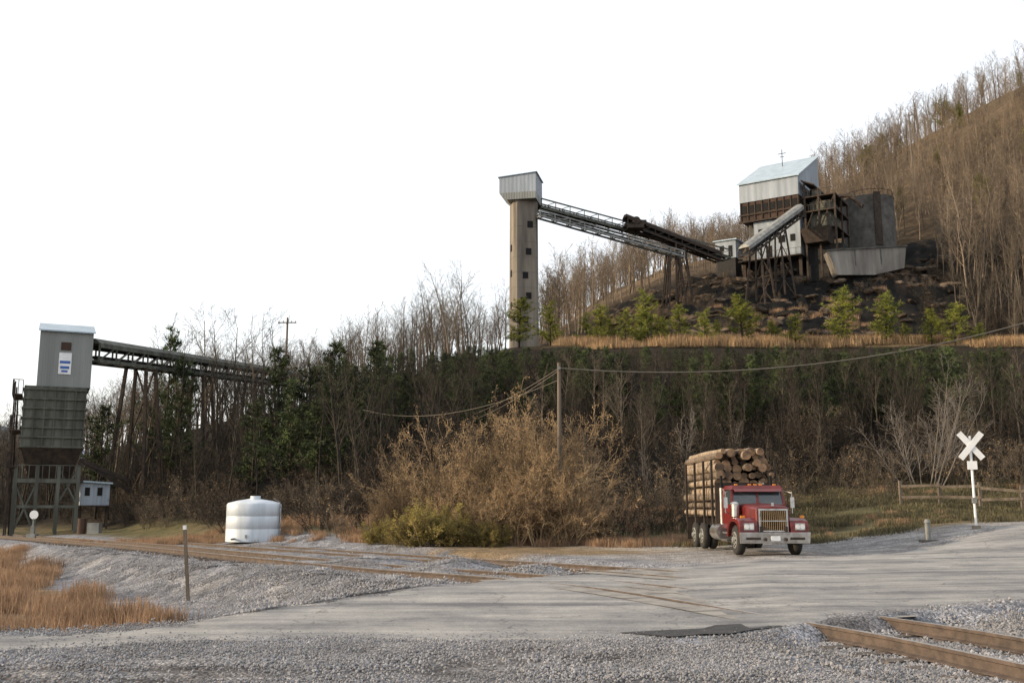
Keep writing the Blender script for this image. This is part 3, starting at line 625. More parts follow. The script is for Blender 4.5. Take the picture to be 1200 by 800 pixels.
for yy in(1.15,6,7.35): b.cyl((-.9,yy,.5),(.9,yy,.5),.09,m=2)
b.obj('wheels',['tyre','steel','rust','black'],tk)
b=MB()
for s in(-1,1): b.box(s*.42-.05,s*.42+.05,.2,8.9,.72,.98,0)
for yy in(1.6,3,4.6,5.9,7.4,8.8): b.box(-.4,.4,yy-.05,yy+.05,.75,.93,0)
b.cyl((-1.0,2.9,.72),(-1.0,4.1,.72),.3,m=1); b.cyl((1.0,2.9,.72),(1.0,4.1,.72),.3,m=1)
b.box(-1.2,-.75,2.0,2.7,.42,.5,1); b.box(-1.15,-.8,2.1,2.7,.68,.74,1); b.box(.75,1.2,2.0,2.7,.42,.5,1)
b.box(-1.1,1.1,8.85,8.95,.5,.62,0)
for s in(-1,1): b.box(s*.98-.28,s*.98+.28,8.2,8.22,.3,1.0,0)
b.obj('frame',['rust','chrome'],tk,bevel=.01)
b=MB()
b.hexa([(-1.18,.12,.42),(1.18,.12,.42),(1.18,.24,.42),(-1.18,.24,.42),(-1.2,.08,.78),(1.2,.08,.78),(1.2,.24,.78),(-1.2,.24,.78)],0)
b.box(-.16,.16,.06,.085,.5,.66,2); b.box(-1.0,-.5,.07,.09,.54,.62,3); b.box(.5,1.0,.07,.09,.54,.62,3)
for s in(-1,1): b.box(s*.35-.05,s*.35+.05,.02,.1,.5,.6,3)
b.obj('bumper',['chrome','amber','white','rust'],tk,bevel=.02)
def loft(b,secs,m):
    k=len(secs[0][1]); vs=[(x,y,z) for y,s in secs for x,z in s]; fs=[]
    for i in range(len(secs)-1):
        for j in range(k):
            j2=(j+1)%k; fs.append((i*k+j,(i+1)*k+j,(i+1)*k+j2,i*k+j2))
    fs.append(tuple(range(k))); fs.append(tuple(range((len(secs)-1)*k+k-1,(len(secs)-1)*k-1,-1)))
    b.add(vs,fs,m,False)
def sec(w,z0,z1,c=.10):
    return [(-w,z0),(w,z0),(w,z1-c),(w-c*.35,z1-c*.35),(w-c,z1),(0,z1+.03),(-w+c,z1),(-w+c*.35,z1-c*.35),(-w,z1-c)]
b=MB(); loft(b,[(.30,sec(.55,.75,1.58)),(.34,sec(.58,.75,1.63)),(1.2,sec(.64,.8,1.68)),(2.0,sec(.72,.8,1.72))],0)
b.obj('hood',['red'],tk,bevel=.015)
b=MB()
for s in(-1,1):
    prof=[(.20,.66),(.21,1.0),(.30,1.17),(.55,1.26),(1.25,1.28),(1.65,1.17),(1.9,.9),(2.0,.62)]
    inner=[(.36,.66),(.38,.9),(.55,1.06),(.8,1.14),(1.25,1.16),(1.55,1.06),(1.76,.84),(1.84,.62)]
    x0=s*.56;x1=s*1.19
    vs=[(x0,y,z) for y,z in prof]+[(x1,y,z-.03) for y,z in prof]+[(x0,y,z) for y,z in inner]+[(x1,y,z-.03) for y,z in inner]
    k=len(prof);fs=[]
    for i in range(k-1):
        fs+=[(i,i+1,k+i+1,k+i),(2*k+i,3*k+i,3*k+i+1,2*k+i+1),(k+i,k+i+1,3*k+i+1,3*k+i),(i,2*k+i,2*k+i+1,i+1)]
    fs+=[(0,k,3*k,2*k),(k-1,2*k+k-1,4*k-1,2*k-1)]
    b.add(vs,fs,0)
b.obj('fenders',['red'],tk,bevel=.03)
b=MB()
b.box(-.50,.50,.255,.31,.80,.84,0); b.box(-.50,.50,.255,.31,1.50,1.56,0); b.box(-.50,-.44,.255,.31,.84,1.50,0); b.box(.44,.50,.255,.31,.84,1.50,0)
b.box(-.44,.44,.285,.298,.84,1.50,1)
for k in range(13): x=-.40+k*.0667; b.box(x-.012,x+.012,.262,.284,.84,1.50,2)
b.box(-.44,.44,.258,.263,1.14,1.17,0)
for s in(-1,1):
    b.box(s*.87-.17,s*.87+.17,.15,.2,.86,1.08,0)
    b.cyl((s*.95,.13,.97),(s*.95,.152,.97),.08,m=3); b.cyl((s*.79,.13,.97),(s*.79,.152,.97),.075,m=3)
    b.box(s*1.02-.07,s*1.02+.07,.35,.45,1.25,1.33,4)
b.box(-.04,.04,.28,.36,1.64,1.76,0)
b.obj('grille_and_lights',['chrome','black','leafb','lamp','amber'],tk,bevel=.008)
b=MB()
b.hexa([(-.98,2.0,.85),(.98,2.0,.85),(.98,3.35,.85),(-.98,3.35,.85),(-.98,2.0,1.70),(.98,2.0,1.70),(.98,3.35,1.70),(-.98,3.35,1.70)],0)
Rf=2.34
for s in(-1,1):
    b.hexa([(s*.98,2.0,1.701),(s*.90,2.0,1.701),(s*.90,2.1,1.701),(s*.98,2.1,1.701),(s*.92,2.14,Rf-.12),(s*.84,2.14,Rf-.12),(s*.84,2.24,Rf-.12),(s*.92,2.24,Rf-.12)],0)
    b.hexa([(s*.98,3.1,1.701),(s*.90,3.1,1.701),(s*.90,3.35,1.701),(s*.98,3.35,1.701),(s*.92,3.1,Rf-.12),(s*.84,3.1,Rf-.12),(s*.84,3.35,Rf-.12),(s*.92,3.35,Rf-.12)],0)
b.hexa([(-.04,2.0,1.701),(.04,2.0,1.701),(.04,2.06,1.701),(-.04,2.06,1.701),(-.04,2.14,Rf-.12),(.04,2.14,Rf-.12),(.04,2.2,Rf-.12),(-.04,2.2,Rf-.12)],0)
b.box(-.88,.88,3.28,3.34,1.701,Rf-.12,0)
b.hexa([(-.94,2.06,Rf-.118),(.94,2.06,Rf-.118),(.94,3.38,Rf-.118),(-.94,3.38,Rf-.118),(-.86,2.2,Rf+.03),(.86,2.2,Rf+.03),(.86,3.3,Rf+.03),(-.86,3.3,Rf+.03)],0)
b.box(-.985,-.978,2.12,2.13,.9,1.68,2);b.box(-.985,-.978,3.0,3.01,.9,1.68,2); b.box(-1.0,-.98,2.85,2.97,1.45,1.49,1)
b.obj('cab',['red','chrome','black'],tk,bevel=.025)
b=MB()
for x0,x1 in((-.92,-.04),(.04,.92)):
    b.add([(x0,2.035,1.70),(x1,2.035,1.70),(x1*(.94 if x1>.5 else 1),2.175,Rf-.12),(x0*(.94 if x0<-.5 else 1),2.175,Rf-.12)],[(0,1,2,3)],0)
for s in(-1,1): b.add([(s*.95,2.1,1.70),(s*.95,3.1,1.70),(s*.89,3.1,Rf-.12),(s*.89,2.25,Rf-.12)],[(0,1,2,3)],0)
b.obj('windows',['glass'],tk)
b=MB()
b.hexa([(-.86,1.92,Rf-.2),(.86,1.92,Rf-.2),(.86,2.10,Rf-.1),(-.86,2.10,Rf-.1),(-.86,1.92,Rf-.185),(.86,1.92,Rf-.185),(.86,2.10,Rf-.085),(-.86,2.10,Rf-.085)],3)
for x in(-.7,-.2,0,.2,.7): b.box(x-.05,x+.05,2.3,2.38,Rf+.03,Rf+.085,1)
for s in(-1,1):
    b.beam((s*.95,2.1,1.35),(s*1.2,1.95,1.45),.025,m=0); b.beam((s*.92,2.2,2.2),(s*1.2,1.95,2.1),.025,m=0); b.beam((s*1.2,1.95,1.4),(s*1.2,1.95,2.15),.025,m=0)
    b.box(s*1.2-.07,s*1.2+.07,1.9,1.95,1.58,1.95,0); b.box(s*1.2-.06,s*1.2+.06,1.952,1.956,1.6,1.93,2)
    b.cyl((s*.93,3.55,.9),(s*.93,3.55,2.3),.08,m=0); b.cyl((s*.93,3.55,2.3),(s*.93,3.55,2.75),.055,m=2)
b.cyl((-.9,1.75,1.28),(-.9,1.75,1.72),.15,m=0); b.tube([(-.9,1.75,1.72),(-.9,1.75,1.8)],[.2,.08],14,0,True)
b.cyl((.35,2.5,Rf+.1),(.35,3.1,Rf+.1),.03,.05,m=0)
b.obj('mirrors_stacks_trim',['chrome','amber','black','red'],tk)
b=MB()
b.box(-1.15,1.15,3.62,3.70,.98,2.5,0)
for yy in(3.85,5.2,6.75,8.4):
    b.box(-1.24,1.24,yy-.08,yy+.08,.985,1.2,0)
    for s in(-1,1): b.box(s*1.21-.04,s*1.21+.04,yy-.05,yy+.05,1.2,3.35,0)
for s in(-1,1): b.tube([(s*1.27,4.5,.9),(s*1.27,4.5,3.0),(s*.9,4.5,3.5),(0,4.5,3.82),(-s*.1,4.5,3.82)],[.015]*5,5,0)
b.obj('log_bunks',['rust'],tk)
b=MB(); logs=[]
z=1.38; row=0
while z<3.15:
    x=-1.12+R.uniform(0,.06)+ (0.08 if row%2 else 0)
    while x<1.02:
        rd=R.uniform(.105,.215)
        if x+2*rd>1.16: rd=(1.16-x)/2
        if rd<.07: break
        logs.append((x+rd,z+R.uniform(-.04,.04),rd)); x+=2*rd+.005
    z+=.275; row+=1
for k,(n_,zz_) in enumerate([(6,3.22),(6,3.46),(5,3.66)]):
    for i in range(n_): logs.append((.0+(i-(n_-1)/2)*.36+R.uniform(-.06,.06),zz_+R.uniform(-.05,.05),R.uniform(.12,.18)))
for x,z,rd in logs:
    y0=3.75+R.uniform(-.05,.45); y1=9.0+R.uniform(-.7,.7)
    if z>3.1 : y0+=R.uniform(-.1,.5)
    n_=6; pts=[];rs=[]; tp=R.uniform(.75,1.0); bx=R.uniform(-.05,.05); tz=R.uniform(-.06,.06) if z>3.1 else 0; tx_=R.uniform(-.1,.1) if z>3.3 else 0
    for i in range(n_+1):
        t=i/n_; pts.append((x+bx*math.sin(t*3.1)+tx_*t,y0+(y1-y0)*t,z+tz*t+R.uniform(-.012,.012))); rs.append(rd*(1-(1-tp)*t)*R.uniform(.95,1.04))
    if R.random()<.5: rs=rs[::-1]
    b.tube(pts,rs,11,R.choice([0,0,1]),2)
b.obj('logs',['logb','logb2','loge'],tk)
# ------------------------------------------------------------------ crossbuck
sx_,sy_=16.6,36.2; z0=hz(sx_,sy_); e=empty('railroad_crossing_sign',(sx_,sy_,z0),math.radians(-8))
b=MB(); b.cyl((0,0,-.2),(0,0,3.3),.045,m=0); b.obj('post',['white'],e)
b=MB(); 
for s in(-1,1):
    d=Vector((math.cos(math.radians(50)),0,s*math.sin(math.radians(50))))*.6; c=Vector((0,-.06-.03*(s>0),2.95))
    n_=Vector((-d.z,0,d.x)).normalized()*.105; y=Vector((0,.012,0))
    b.hexa([c-d-n_-y,c+d-n_-y,c+d+n_-y,c-d+n_-y,c-d-n_+y,c+d-n_+y,c+d+n_+y,c-d+n_+y],0)
b.box(-.17,.17,-.07,-.05,2.1,2.4,0); b.box(-.07,.07,-.09,.07,.9,1.1,1)
b.obj('crossbuck_blades',['white','steel'],e)
b=MB(); b.box(-.12,.12,-.12,.12,-.2,.12,0); b.obj('footing',['conc'],e)
a=at(1087,620,34.5); z=hz(a.x,a.y); b=MB(); b.cyl((0,0,-.1),(0,0,.62),.1,.09,m=0); b.tube([(0,0,.62),(0,0,.74)],[.115,.06],16,0,True); b.box(-.25,.25,-.2,.2,-.15,.05,1); b.obj('cable_marker_post',['steel','concd'],loc=(a.x,a.y,z))
e=empty('wooden_fence'); b=MB(); c=MB(); pv=None
for i in range(9):
    x=19.3+i*1.55; y=50-i*.9; z=hz(x,y); b.box(x-.07,x+.07,y-.07,y+.07,z-.2,z+1.2+R.uniform(-.1,.1),0)
    if pv:
        for hh in(.5,1.0): c.beam((pv[0],pv[1]-.09,pv[2]+hh+R.uniform(-.1,.1)),(x,y-.09,z+hh+R.uniform(-.1,.1)),.04,.13,0)
    pv=(x,y,z)
b.obj('posts',['wood'],e); c.obj('rails',['wood'],e)
a=at(222,690,29.0); z=hz(a.x,a.y); b=MB(); b.beam((0,0,-.2),(-.22,0,2.0),.08,.08,0); b.beam((-.22,0,2.0),(-.233,0,2.12),.085,.085,1); b.obj('mile_post',['wood','white'],loc=(a.x,a.y,z))
a=at(38,625,70); b=MB(); b.cyl((0,0,-.1),(0,0,1.2),.04,m=1); b.cyl((0,-.02,1.45),(0,.02,1.45),.3,m=0,n=20); b.box(-.3,.3,-.3,.3,-.1,.15,1); b.box(-.12,.12,-.12,.12,.15,.7,1)
b.obj('switch_stand',['white','steel'],loc=(a.x,a.y,-.5))
# ------------------------------------------------------------------ water tank
tx,ty=-12.9,50.5; z=hz(tx,ty); b=MB(); rr_=1.33
b.tube([(0,0,.0),(0,0,.60),(0,0,.62),(0,0,.64),(0,0,1.22),(0,0,1.24),(0,0,1.26),(0,0,1.80),(0,0,1.88),(0,0,1.98),(0,0,2.06),(0,0,2.1)],[rr_,rr_,rr_-.02,rr_,rr_,rr_-.02,rr_,rr_,rr_-.06,rr_-.45,rr_-.95,.2],40,0,True)
b.cyl((0.1,-.2,2.05),(0.1,-.2,2.22),.25,n=18,m=0); b.box(-.04,.04,-rr_-.06,-rr_+.0,.2,.35,1); b.cyl((-.6,-rr_*.9,.15),(-.6,-rr_-.35,.15),.05,m=1)
b.tube([(rr_+.03,-.3,.1),(rr_+.03,-.3,1.9),(rr_-.3,-.3,2.1)],[.03]*3,6,1)
b.obj('water_storage_tank',['whited','steel'],loc=(tx,ty,z))
# ------------------------------------------------------------------ utility poles and wire
def pole(name,base,h,arm=True,r=.15):
    b=MB(); b.tube([(0,0,-.5),(0,0,h*.5),(0,0,h)],[r,r*.85,r*.65],10,0,True)
    if arm: b.box(-1.1,1.1,-.16,-.05,h-.7,h-.58,0); [b.cyl((x,-.1,h-.58),(x,-.1,h-.42),.05,m=1,n=8) for x in(-1,-.5,.5,1)]
    else: b.cyl((0,-.18,h-.25),(0,-.1,h-.25),.07,m=1,n=8)
    return b.obj(name,['wood','steel'],loc=base)
p0=at(655,425,42.8); z=hz(p0.x,p0.y); pole('utility_pole',(p0.x,p0.y,z),p0.z-z,False,.12)
def wire(name,p,q,sag,r=.02,n=24,m='wirep'):
    p=Vector(p);q=Vector(q); pts=[p.lerp(q,i/n)-Vector((0,0,sag*4*(i/n)*(1-i/n))) for i in range(n+1)]
    b=MB(); b.tube(pts,[r]*(n+1),5,0); return b.obj(name,[m])
tp=p0-Vector((0,.1,.25)); q_=at(1285,352,44); wire('overhead_cable',tp,q_,1.25,.03)
wire('overhead_cable',tp-Vector((0,0,.1)),at(560,490,64),.15,.018); wire('overhead_cable',tp,at(556,485,66),.15,.018)
wire('overhead_cable',tp-Vector((0,0,.5)),at(425,480,64),.9,.015)
p1=at(1065,132,205); z=hz(p1.x,p1.y); pole('utility_pole',(p1.x,p1.y,z),p1.z-z,True,.2)
p1=at(337,372,118); z=hz(p1.x,p1.y); pole('utility_pole',(p1.x,p1.y,z),p1.z-z,True,.17)
# ------------------------------------------------------------------ conveyors
def conveyor(name,p,q,w=2.0,h=1.6,legs=(),cover=.5,cm='grs',fm='grs',rail=True):
    p=Vector(p);q=Vector(q); e=empty(name,p); q=q-p; o=Vector((0,0,0)); d=q.normalized(); x=d.cross(Vector((0,0,1))).normalized()*(w/2); u=Vector((0,0,h)); L_=q.length; n_=max(3,int(L_/2.4))
    b=MB()
    for s in(-1,1):
        b.beam(o+x*s,q+x*s,.22,.28,0); b.beam(o+x*s+u,q+x*s+u,.16,.2,0)
        for i in range(n_+1):
            c=q*(i/n_)+x*s; b.beam(c,c+u,.12,.12,0)
            if i<n_: b.beam(c,q*((i+1)/n_)+x*s+u,.1,.1,0)
    for i in range(n_+1): c=q*(i/n_); b.beam(c-x,c+x,.15,.2,0)
    b.obj('truss',[fm],e)
    b=MB(); f=Vector((0,0,.35)); y=Vector((0,0,.06)); xx=x*.85
    b.hexa([o+f-xx-y,o+f+xx-y,q+f+xx-y,q+f-xx-y,o+f-xx+y,o+f+xx+y,q+f+xx+y,q+f-xx+y],0); b.obj('belt',['coal'],e)
    if cover:
        b=MB()
        for s in(-1,1):
            a0=u*(1.05-cover)+x*1.08*s; a1=u*1.03+x*1.08*s; yv=x.normalized()*.03*s
            b.hexa([o+a0,q+a0,q+a0+yv,o+a0+yv,o+a1,q+a1,q+a1+yv,o+a1+yv],0)
        t0=u*1.06
        b.hexa([o+t0-x*1.1,o+t0+x*1.1,q+t0+x*1.1,q+t0-x*1.1,o+t0*1.3-x*.5,o+t0*1.3+x*.5,q+t0*1.3+x*.5,q+t0*1.3-x*.5],0)
        b.obj('cover',[cm],e)
    if legs:
        b=MB()
        for t in legs:
            c=q*t; wc=p+c; gz=hz(wc.x,wc.y)-p.z-.5
            for s in(-1,1):
                for k in(-1,1): b.beam(c+x*s+d*k*.8,Vector((c.x+x.x*s*1.9+d.x*k*1.6,c.y+x.y*s*1.9+d.y*k*1.6,gz)),.25,.25,0)
            hgt=c.z-gz; m_=max(1,int(hgt/4))
            for j in range(m_):
                f0=j/m_;f1=(j+1)/m_
                A0=c+x+d*.8;A1=Vector((c.x+x.x*1.9+d.x*1.6,c.y+x.y*1.9+d.y*1.6,gz));B0=c-x+d*.8;B1=Vector((c.x-x.x*1.9+d.x*1.6,c.y-x.y*1.9+d.y*1.6,gz))
                b.beam(A0.lerp(A1,f0),B0.lerp(B1,f1),.12,.12,0); b.beam(B0.lerp(B1,f0),A0.lerp(A1,f1),.12,.12,0); b.beam(A0.lerp(A1,f1),B0.lerp(B1,f1),.12,.12,0)
        b.obj('trestle_legs',['rust'],e)
    return e
conveyor('conveyor_bridge',at(103,423,77),at(345,452,122),1.8,1.3,legs=(.18,.42,.7),cover=.25)
conveyor('conveyor_bridge',at(631,245,150),at(852,304,163),2.2,1.4,legs=(.72,),cover=.0,fm='grs')
conveyor('conveyor_bridge',at(631,254,148),at(800,302,156),1.4,.9,legs=(.93,),cover=0,fm='steel')
conveyor('conveyor_bridge',at(733,264,153),at(842,306,160),1.6,1.3,legs=(.55,),cover=.4,cm='rust',fm='rust')
conveyor('conveyor_bridge',at(872,302,149),at(936,254,158),2.0,1.5,legs=(.25,.6),cover=.35,cm='steel',fm='rust')
a=at(745,260,153); b=MB(); b.cyl((0,-1.1,0),(0,1.1,0),.6,n=18,m=0); b.box(-1.4,1.2,-1.0,1.0,-1.2,-.6,0); b.box(.5,1.6,-.9,.9,-.6,.1,0); b.obj('conveyor_drive_head',['rust'],loc=a)
# ------------------------------------------------------------------ concrete transfer tower
c=at(614,400,150); zb=hz(c.x,c.y)-3; e=empty('concrete_silo_tower',(c.x,c.y,zb),math.radians(12)); top=H+rr(236)*150-zb
def rsq(r,z):
    o=[]; c_=.45
    for sx2,sy2 in((1,-1),(1,1),(-1,1),(-1,-1)): o+= [(sx2*(r-c_),sy2*r,z),(sx2*r,sy2*(r-c_),z)]
    return sorted(o,key=lambda p:math.atan2(p[1],p[0]))
b=MB(); rings=[rsq(1.98,-0.),rsq(1.9,top)]
b.add(rings[0]+rings[1],[(k,(k+1)%8,(k+1)%8+8,k+8) for k in range(8)]+[tuple(range(8,16))],0)
for k in range(1,int(top/2.4)):
    r0=rsq(1.985-.08*k*2.4/top,k*2.4-.02); r1=rsq(1.985-.08*k*2.4/top,k*2.4+.02); b.add(r0+r1,[(j,(j+1)%8,(j+1)%8+8,j+8) for j in range(8)],1)
b.obj('shaft',['conc','concd'],e)
b=MB()
for (px,py) in[(617,262),(615,294),(611,322),(615,346),(608,352),(611,374)]:
    zc=H+rr(py)*147.9-zb; x_=(px-612.5)/7.9; b.box(x_-.42,x_+.42,-2.02,-1.6,zc-.5,zc+.5,0)
for z in(4,9,14,18): b.box(-2.02,-1.6,-.4,.4,z,z+1,0)
b.obj('window_openings',['black'],e)
hb=top-.3; x0,x1=-3.3,2.45
RM=Matrix.Rotation(math.radians(-24),4,'Z')
b=MB(RM); b.hexa([(x0+1.2,-2.7,hb-.1),(x1,-2.7,hb-.1),(x1,2.7,hb-.1),(x0+1.2,2.7,hb-.1),(x0,-2.7,hb+1.0),(x1,-2.7,hb+1.0),(x1,2.7,hb+1.0),(x0,2.7,hb+1.0)],0)
b.hexa([(x0,-2.7,hb+1.0),(x1,-2.7,hb+1.0),(x1,2.7,hb+1.0),(x0,2.7,hb+1.0),(x0,-2.7,hb+3.5),(x1,-2.7,hb+4.0),(x1,2.7,hb+4.0),(x0,2.7,hb+3.5)],1); b.obj('head_house',['sidg','sidw'],e)
b=MB(RM); b.hexa([(x0-.2,-2.9,hb+3.5),(x1+.2,-2.9,hb+4.02),(x1+.2,2.9,hb+4.02),(x0-.2,2.9,hb+3.5),(x0-.2,-2.9,hb+3.58),(x1+.2,-2.9,hb+4.1),(x1+.2,2.9,hb+4.1),(x0-.2,2.9,hb+3.58)],0)
b.obj('roof',['roof'],e)
# ------------------------------------------------------------------ coal preparation plant
O=Vector((39.2,165.5,0)); e1=Vector((.84,-.54,0)).normalized(); e2=Vector((.54,.84,0)).normalized()
MP=Matrix(((e1.x,e2.x,0,0),(e1.y,e2.y,0,0),(0,0,1,0),(0,0,0,1)))
e=empty('coal_preparation_plant',O); W_,D_=10.2,12.8; EA,RI,U0,B0,L0,G0=56.0,62.9,52.7,49.3,42.3,33.5
b=MB(MP)
b.add([(0,0,U0),(W_,0,U0),(W_,D_,U0),(0,D_,U0),(0,0,EA),(W_,0,EA),(W_,D_,RI),(0,D_,RI)],[(0,1,5,4),(1,2,6,5),(2,3,7,6),(3,0,4,7),(3,2,1,0)],0)
b.obj('upper_walls',['sidw'],e)
b=MB(MP); o_=.3
sl=(RI-EA)/D_
b.hexa([(-o_,-o_,EA-sl*o_+.02),(W_+o_,-o_,EA-sl*o_+.02),(W_+o_,D_+o_,RI+sl*o_+.02),(-o_,D_+o_,RI+sl*o_+.02),(-o_,-o_,EA-sl*o_+.2),(W_+o_,-o_,EA-sl*o_+.2),(W_+o_,D_+o_,RI+sl*o_+.2),(-o_,D_+o_,RI+sl*o_+.2)],0); b.obj('roof',['roof'],e)
b=MB(MP); b.box(.15,W_-.15,.15,D_-.2,B0,U0-.003,0)
for k in range(9):
    x=.15+k*(W_-.3)/8; b.box(x-.1,x+.1,-.02,.15,B0,U0-.005,1)
    if k<8: b.box(x+.2,x+1.05,.08,.14,B0+1.5,U0-.6,2)
for k in range(9): y=.15+k*(D_-.3)/8; b.box(W_-.15,W_+.02,y-.1,y+.1,B0,U0-.005,1)
b.box(-.1,W_+.1,-.12,-.02,B0+1.0,B0+1.25,1); b.box(-.15,W_+.15,-.3,.0,B0-.25,B0-.004,1)
b.obj('brown_window_band',['rustb','rust','black'],e)
b=MB(MP); b.box(2.2,W_-.1,.4,D_-1,L0,B0-.26,0); b.box(1.0,2.19,1.4,D_-1,L0,B0-.26,1); b.obj('lower_walls',['sidw','concd'],e)
b=MB(MP); b.box(4.2,5.2,.33,.398,L0+.1,L0+2.3,0); b.box(6.4,7.5,.33,.398,L0+2.6,L0+3.8,0); b.box(8.4,9.2,.33,.398,L0+2.6,L0+3.8,0); b.box(3.0,3.9,.33,.398,L0+4.2,L0+5.4,0); b.obj('door_and_windows',['black'],e)
b=MB(MP)
for x in(.3,3.4,6.8,9.9):
    for y in(.6,6,12): b.box(x-.25,x+.25,y-.25,y+.25,G0,L0-.2,0)
b.box(-.3,W_+.3,-.9,D_,L0-.195,L0-.005,0)
for x in(.3,3.4,6.8): b.beam((x,.6,L0-.3),(x+3.2,.6,G0+2.5),.15,.15,0)
for x in(.0,1.6,3.2,4.8,6.4,8.,9.6,10.4): b.box(x-.03,x+.03,-.88,-.82,L0,L0+1.05,0)
b.box(-.3,W_+.3,-.88,-.84,L0+1.05,L0+1.1,0)
b.box(1,9,2.5,10,G0,L0-.2,1)
b.obj('base_frame',['rust','coal'],e)
b=MB(MP)
for x in(10.9,13.2,15.8):
    for y in(1,5,9): b.box(x-.15,x+.15,y-.15,y+.15,G0+4,55-(x-10)*.5,0)
for z in(46.5,49.5,52.0):
    b.box(10.5,16,.8,9.2,z,z+.2,0)
    for x in np.arange(10.6,16,.9): b.box(x-.03,x+.03,.8,.86,z+.2,z+1.2,0)
    b.box(10.6,16,.8,.84,z+1.2,z+1.26,0)
b.beam((10.9,1,46.5),(13.2,1,52),.15,.15,0); b.beam((13.2,1,46.5),(15.8,1,52),.15,.15,0); b.beam((13.2,1,52),(15.8,1,46.5),.15,.15,0)
b.box(11.4,14.8,2,8,47,51.5,3); b.hexa([(10.5,.6,55),(12.6,.6,54),(12.6,9,54),(10.5,9,55),(10.5,.6,55.2),(12.6,.6,54.2),(12.6,9,54.2),(10.5,9,55.2)],0)
b.tube([(14.8,4,52.5),(17.5,4,52.2),(19.5,4,50)],[.35]*3,10,0); b.cyl((12.2,3.2,51.5),(12.2,3.2,53.6),.9,n=16,m=3)
b.hexa([(11,-.2,44),(14.6,-.2,44),(14.6,3,44),(11,3,44),(10.4,-.8,46.4),(15.2,-.8,46.4),(15.2,3.6,46.4),(10.4,3.6,46.4)],1)
b.box(10.4,16.5,2,9,38,43.9,2)
b.obj('steel_platforms',['rust','rust','coal','grs'],e)
b=MB(MP); b.cyl((5,9,61),(5,9,64.2),.06,m=0,n=6); b.box(4.3,5.7,8.97,9.03,63.4,63.5,0); b.box(4.6,5.4,8.97,9.03,62.8,62.9,0); b.obj('antenna_mast',['rust'],e)
b=MB(MP); b.box(-4.6,-.9,-.2,3.2,43.3,46.4,0); b.box(-4.9,-.6,-.5,3.5,46.405,46.6,1); b.box(-3.8,-3.0,-.25,-.203,44.6,45.6,2); b.box(-2.2,-1.5,-.25,-.203,43.5,45.5,2); b.box(-4.4,-1.1,0,3,35,43.29,3); b.obj('control_room',['sidw','roof','black','coal'],e)
a=at(1019,270,173); b=MB(); b.tube([(0,0,-6),(0,0,0),(0,0,6.0),(0,0,6.2)],[4.4,4.4,4.4,4.5],36,0,True); b.box(-.6,.6,-4.6,-4.35,-3,6.6,1)
for k in range(18):
    t=k*math.pi/9; b.box(math.cos(t)*4.3-.03,math.cos(t)*4.3+.03,math.sin(t)*4.3-.03,math.sin(t)*4.3+.03,6.2,7.2,1)
b.tube([(math.cos(k*math.pi/18)*4.3,math.sin(k*math.pi/18)*4.3,7.2) for k in range(37)],[.05]*37,4,1); b.obj('thickener_tank',['concd','rust'],loc=(a.x,a.y,H+rr(275)*173))
p_=[at(971,294,156),at(1062,289,160),at(1060,314,160),at(1025,322,158),at(982,322,156)]
b=MB(); bk=Vector((0,2.6,0)); k=len(p_); b.add([p for p in p_]+[p+bk for p in p_],[(4,3,2,1,0),(5,6,7,8,9)]+[(i,(i+1)%k,(i+1)%k+k,i+k) for i in range(k)],0)
for t in(.33,.66):
    u_=p_[0].lerp(p_[1],t)-Vector((0,.08,.1)); b.beam(u_,u_-Vector((0,0,3.3)),.15,.15,1)
b.beam(p_[0]-Vector((0.1,.1,-.1)),p_[1]+Vector((.1,-.1,.1)),.3,.2,1)
b.obj('concrete_retaining_wall',['concl','concd'])
# ------------------------------------------------------------------ coal loadout tower (left)
c=at(54,600,75); zb=-.7; e=empty('coal_loadout_tower',(c.x,c.y,zb),math.radians(25)); e.scale=(.86,.86,1)
b=MB()
for x in(-2.55,-.9,.75,2.3):
    for y in(-2.2,2.2): b.box(x-.14,x+.14,y-.14,y+.14,-.3,5.2,0)
for y in(-2.2,2.2):
    b.beam((-2.55,y,.3),(-.9,y,3.9),.12,.12,0); b.beam((-.9,y,.3),(-2.55,y,3.9),.12,.12,0); b.beam((.75,y,2.3),(2.3,y,5.0),.12,.12,0); b.beam((2.3,y,2.3),(.75,y,5.0),.12,.12,0)
    b.box(-2.7,2.45,y-.13,y+.13,3.9,4.2,0); b.box(-2.7,2.45,y-.13,y+.13,2.1,2.3,0)
for x in(-2.55,2.3):
    b.box(x-.12,x+.12,-2.2,2.2,3.92,4.18,0); b.beam((x,-2.2,.3),(x,2.2,3.9),.12,.12,0)
for x in np.arange(-2.6,2.5,.52): b.box(x-.03,x+.03,-2.38,-2.34,4.2,5.2,0)
b.box(-2.7,2.45,-2.39,-2.33,5.15,5.2,0)
b.obj('legs',['grs'],e)
b=MB()
bz0,bz1=5.2,10.95
b.box(-2.35,2.45,-2.4,2.4,bz0+1.2,bz1,0)
b.hexa([(-1.6,-1.0,4.3),(1.7,-1.0,4.3),(1.7,1.0,4.3),(-1.6,1.0,4.3),(-2.35,-2.4,bz0+1.2),(2.45,-2.4,bz0+1.2),(2.45,2.4,bz0+1.2),(-2.35,2.4,bz0+1.2)],2)
for k in range(7):
    z=bz0+1.25+k*.7
    for (q0,q1,q2,q3) in((-2.5,2.6,-2.56,-2.405),(-2.5,2.6,2.405,2.56),(2.455,2.6,-2.4,2.4),(-2.5,-2.355,-2.4,2.4)): b.box(q0,q1,q2,q3,z,z+.11,1)
for k in range(7): x=-2.35+k*.8; b.box(x-.05,x+.05,-2.52,-2.402,bz0+1.2,bz1-.01,0)
b.obj('coal_bin',['grs','grs','rust'],e)
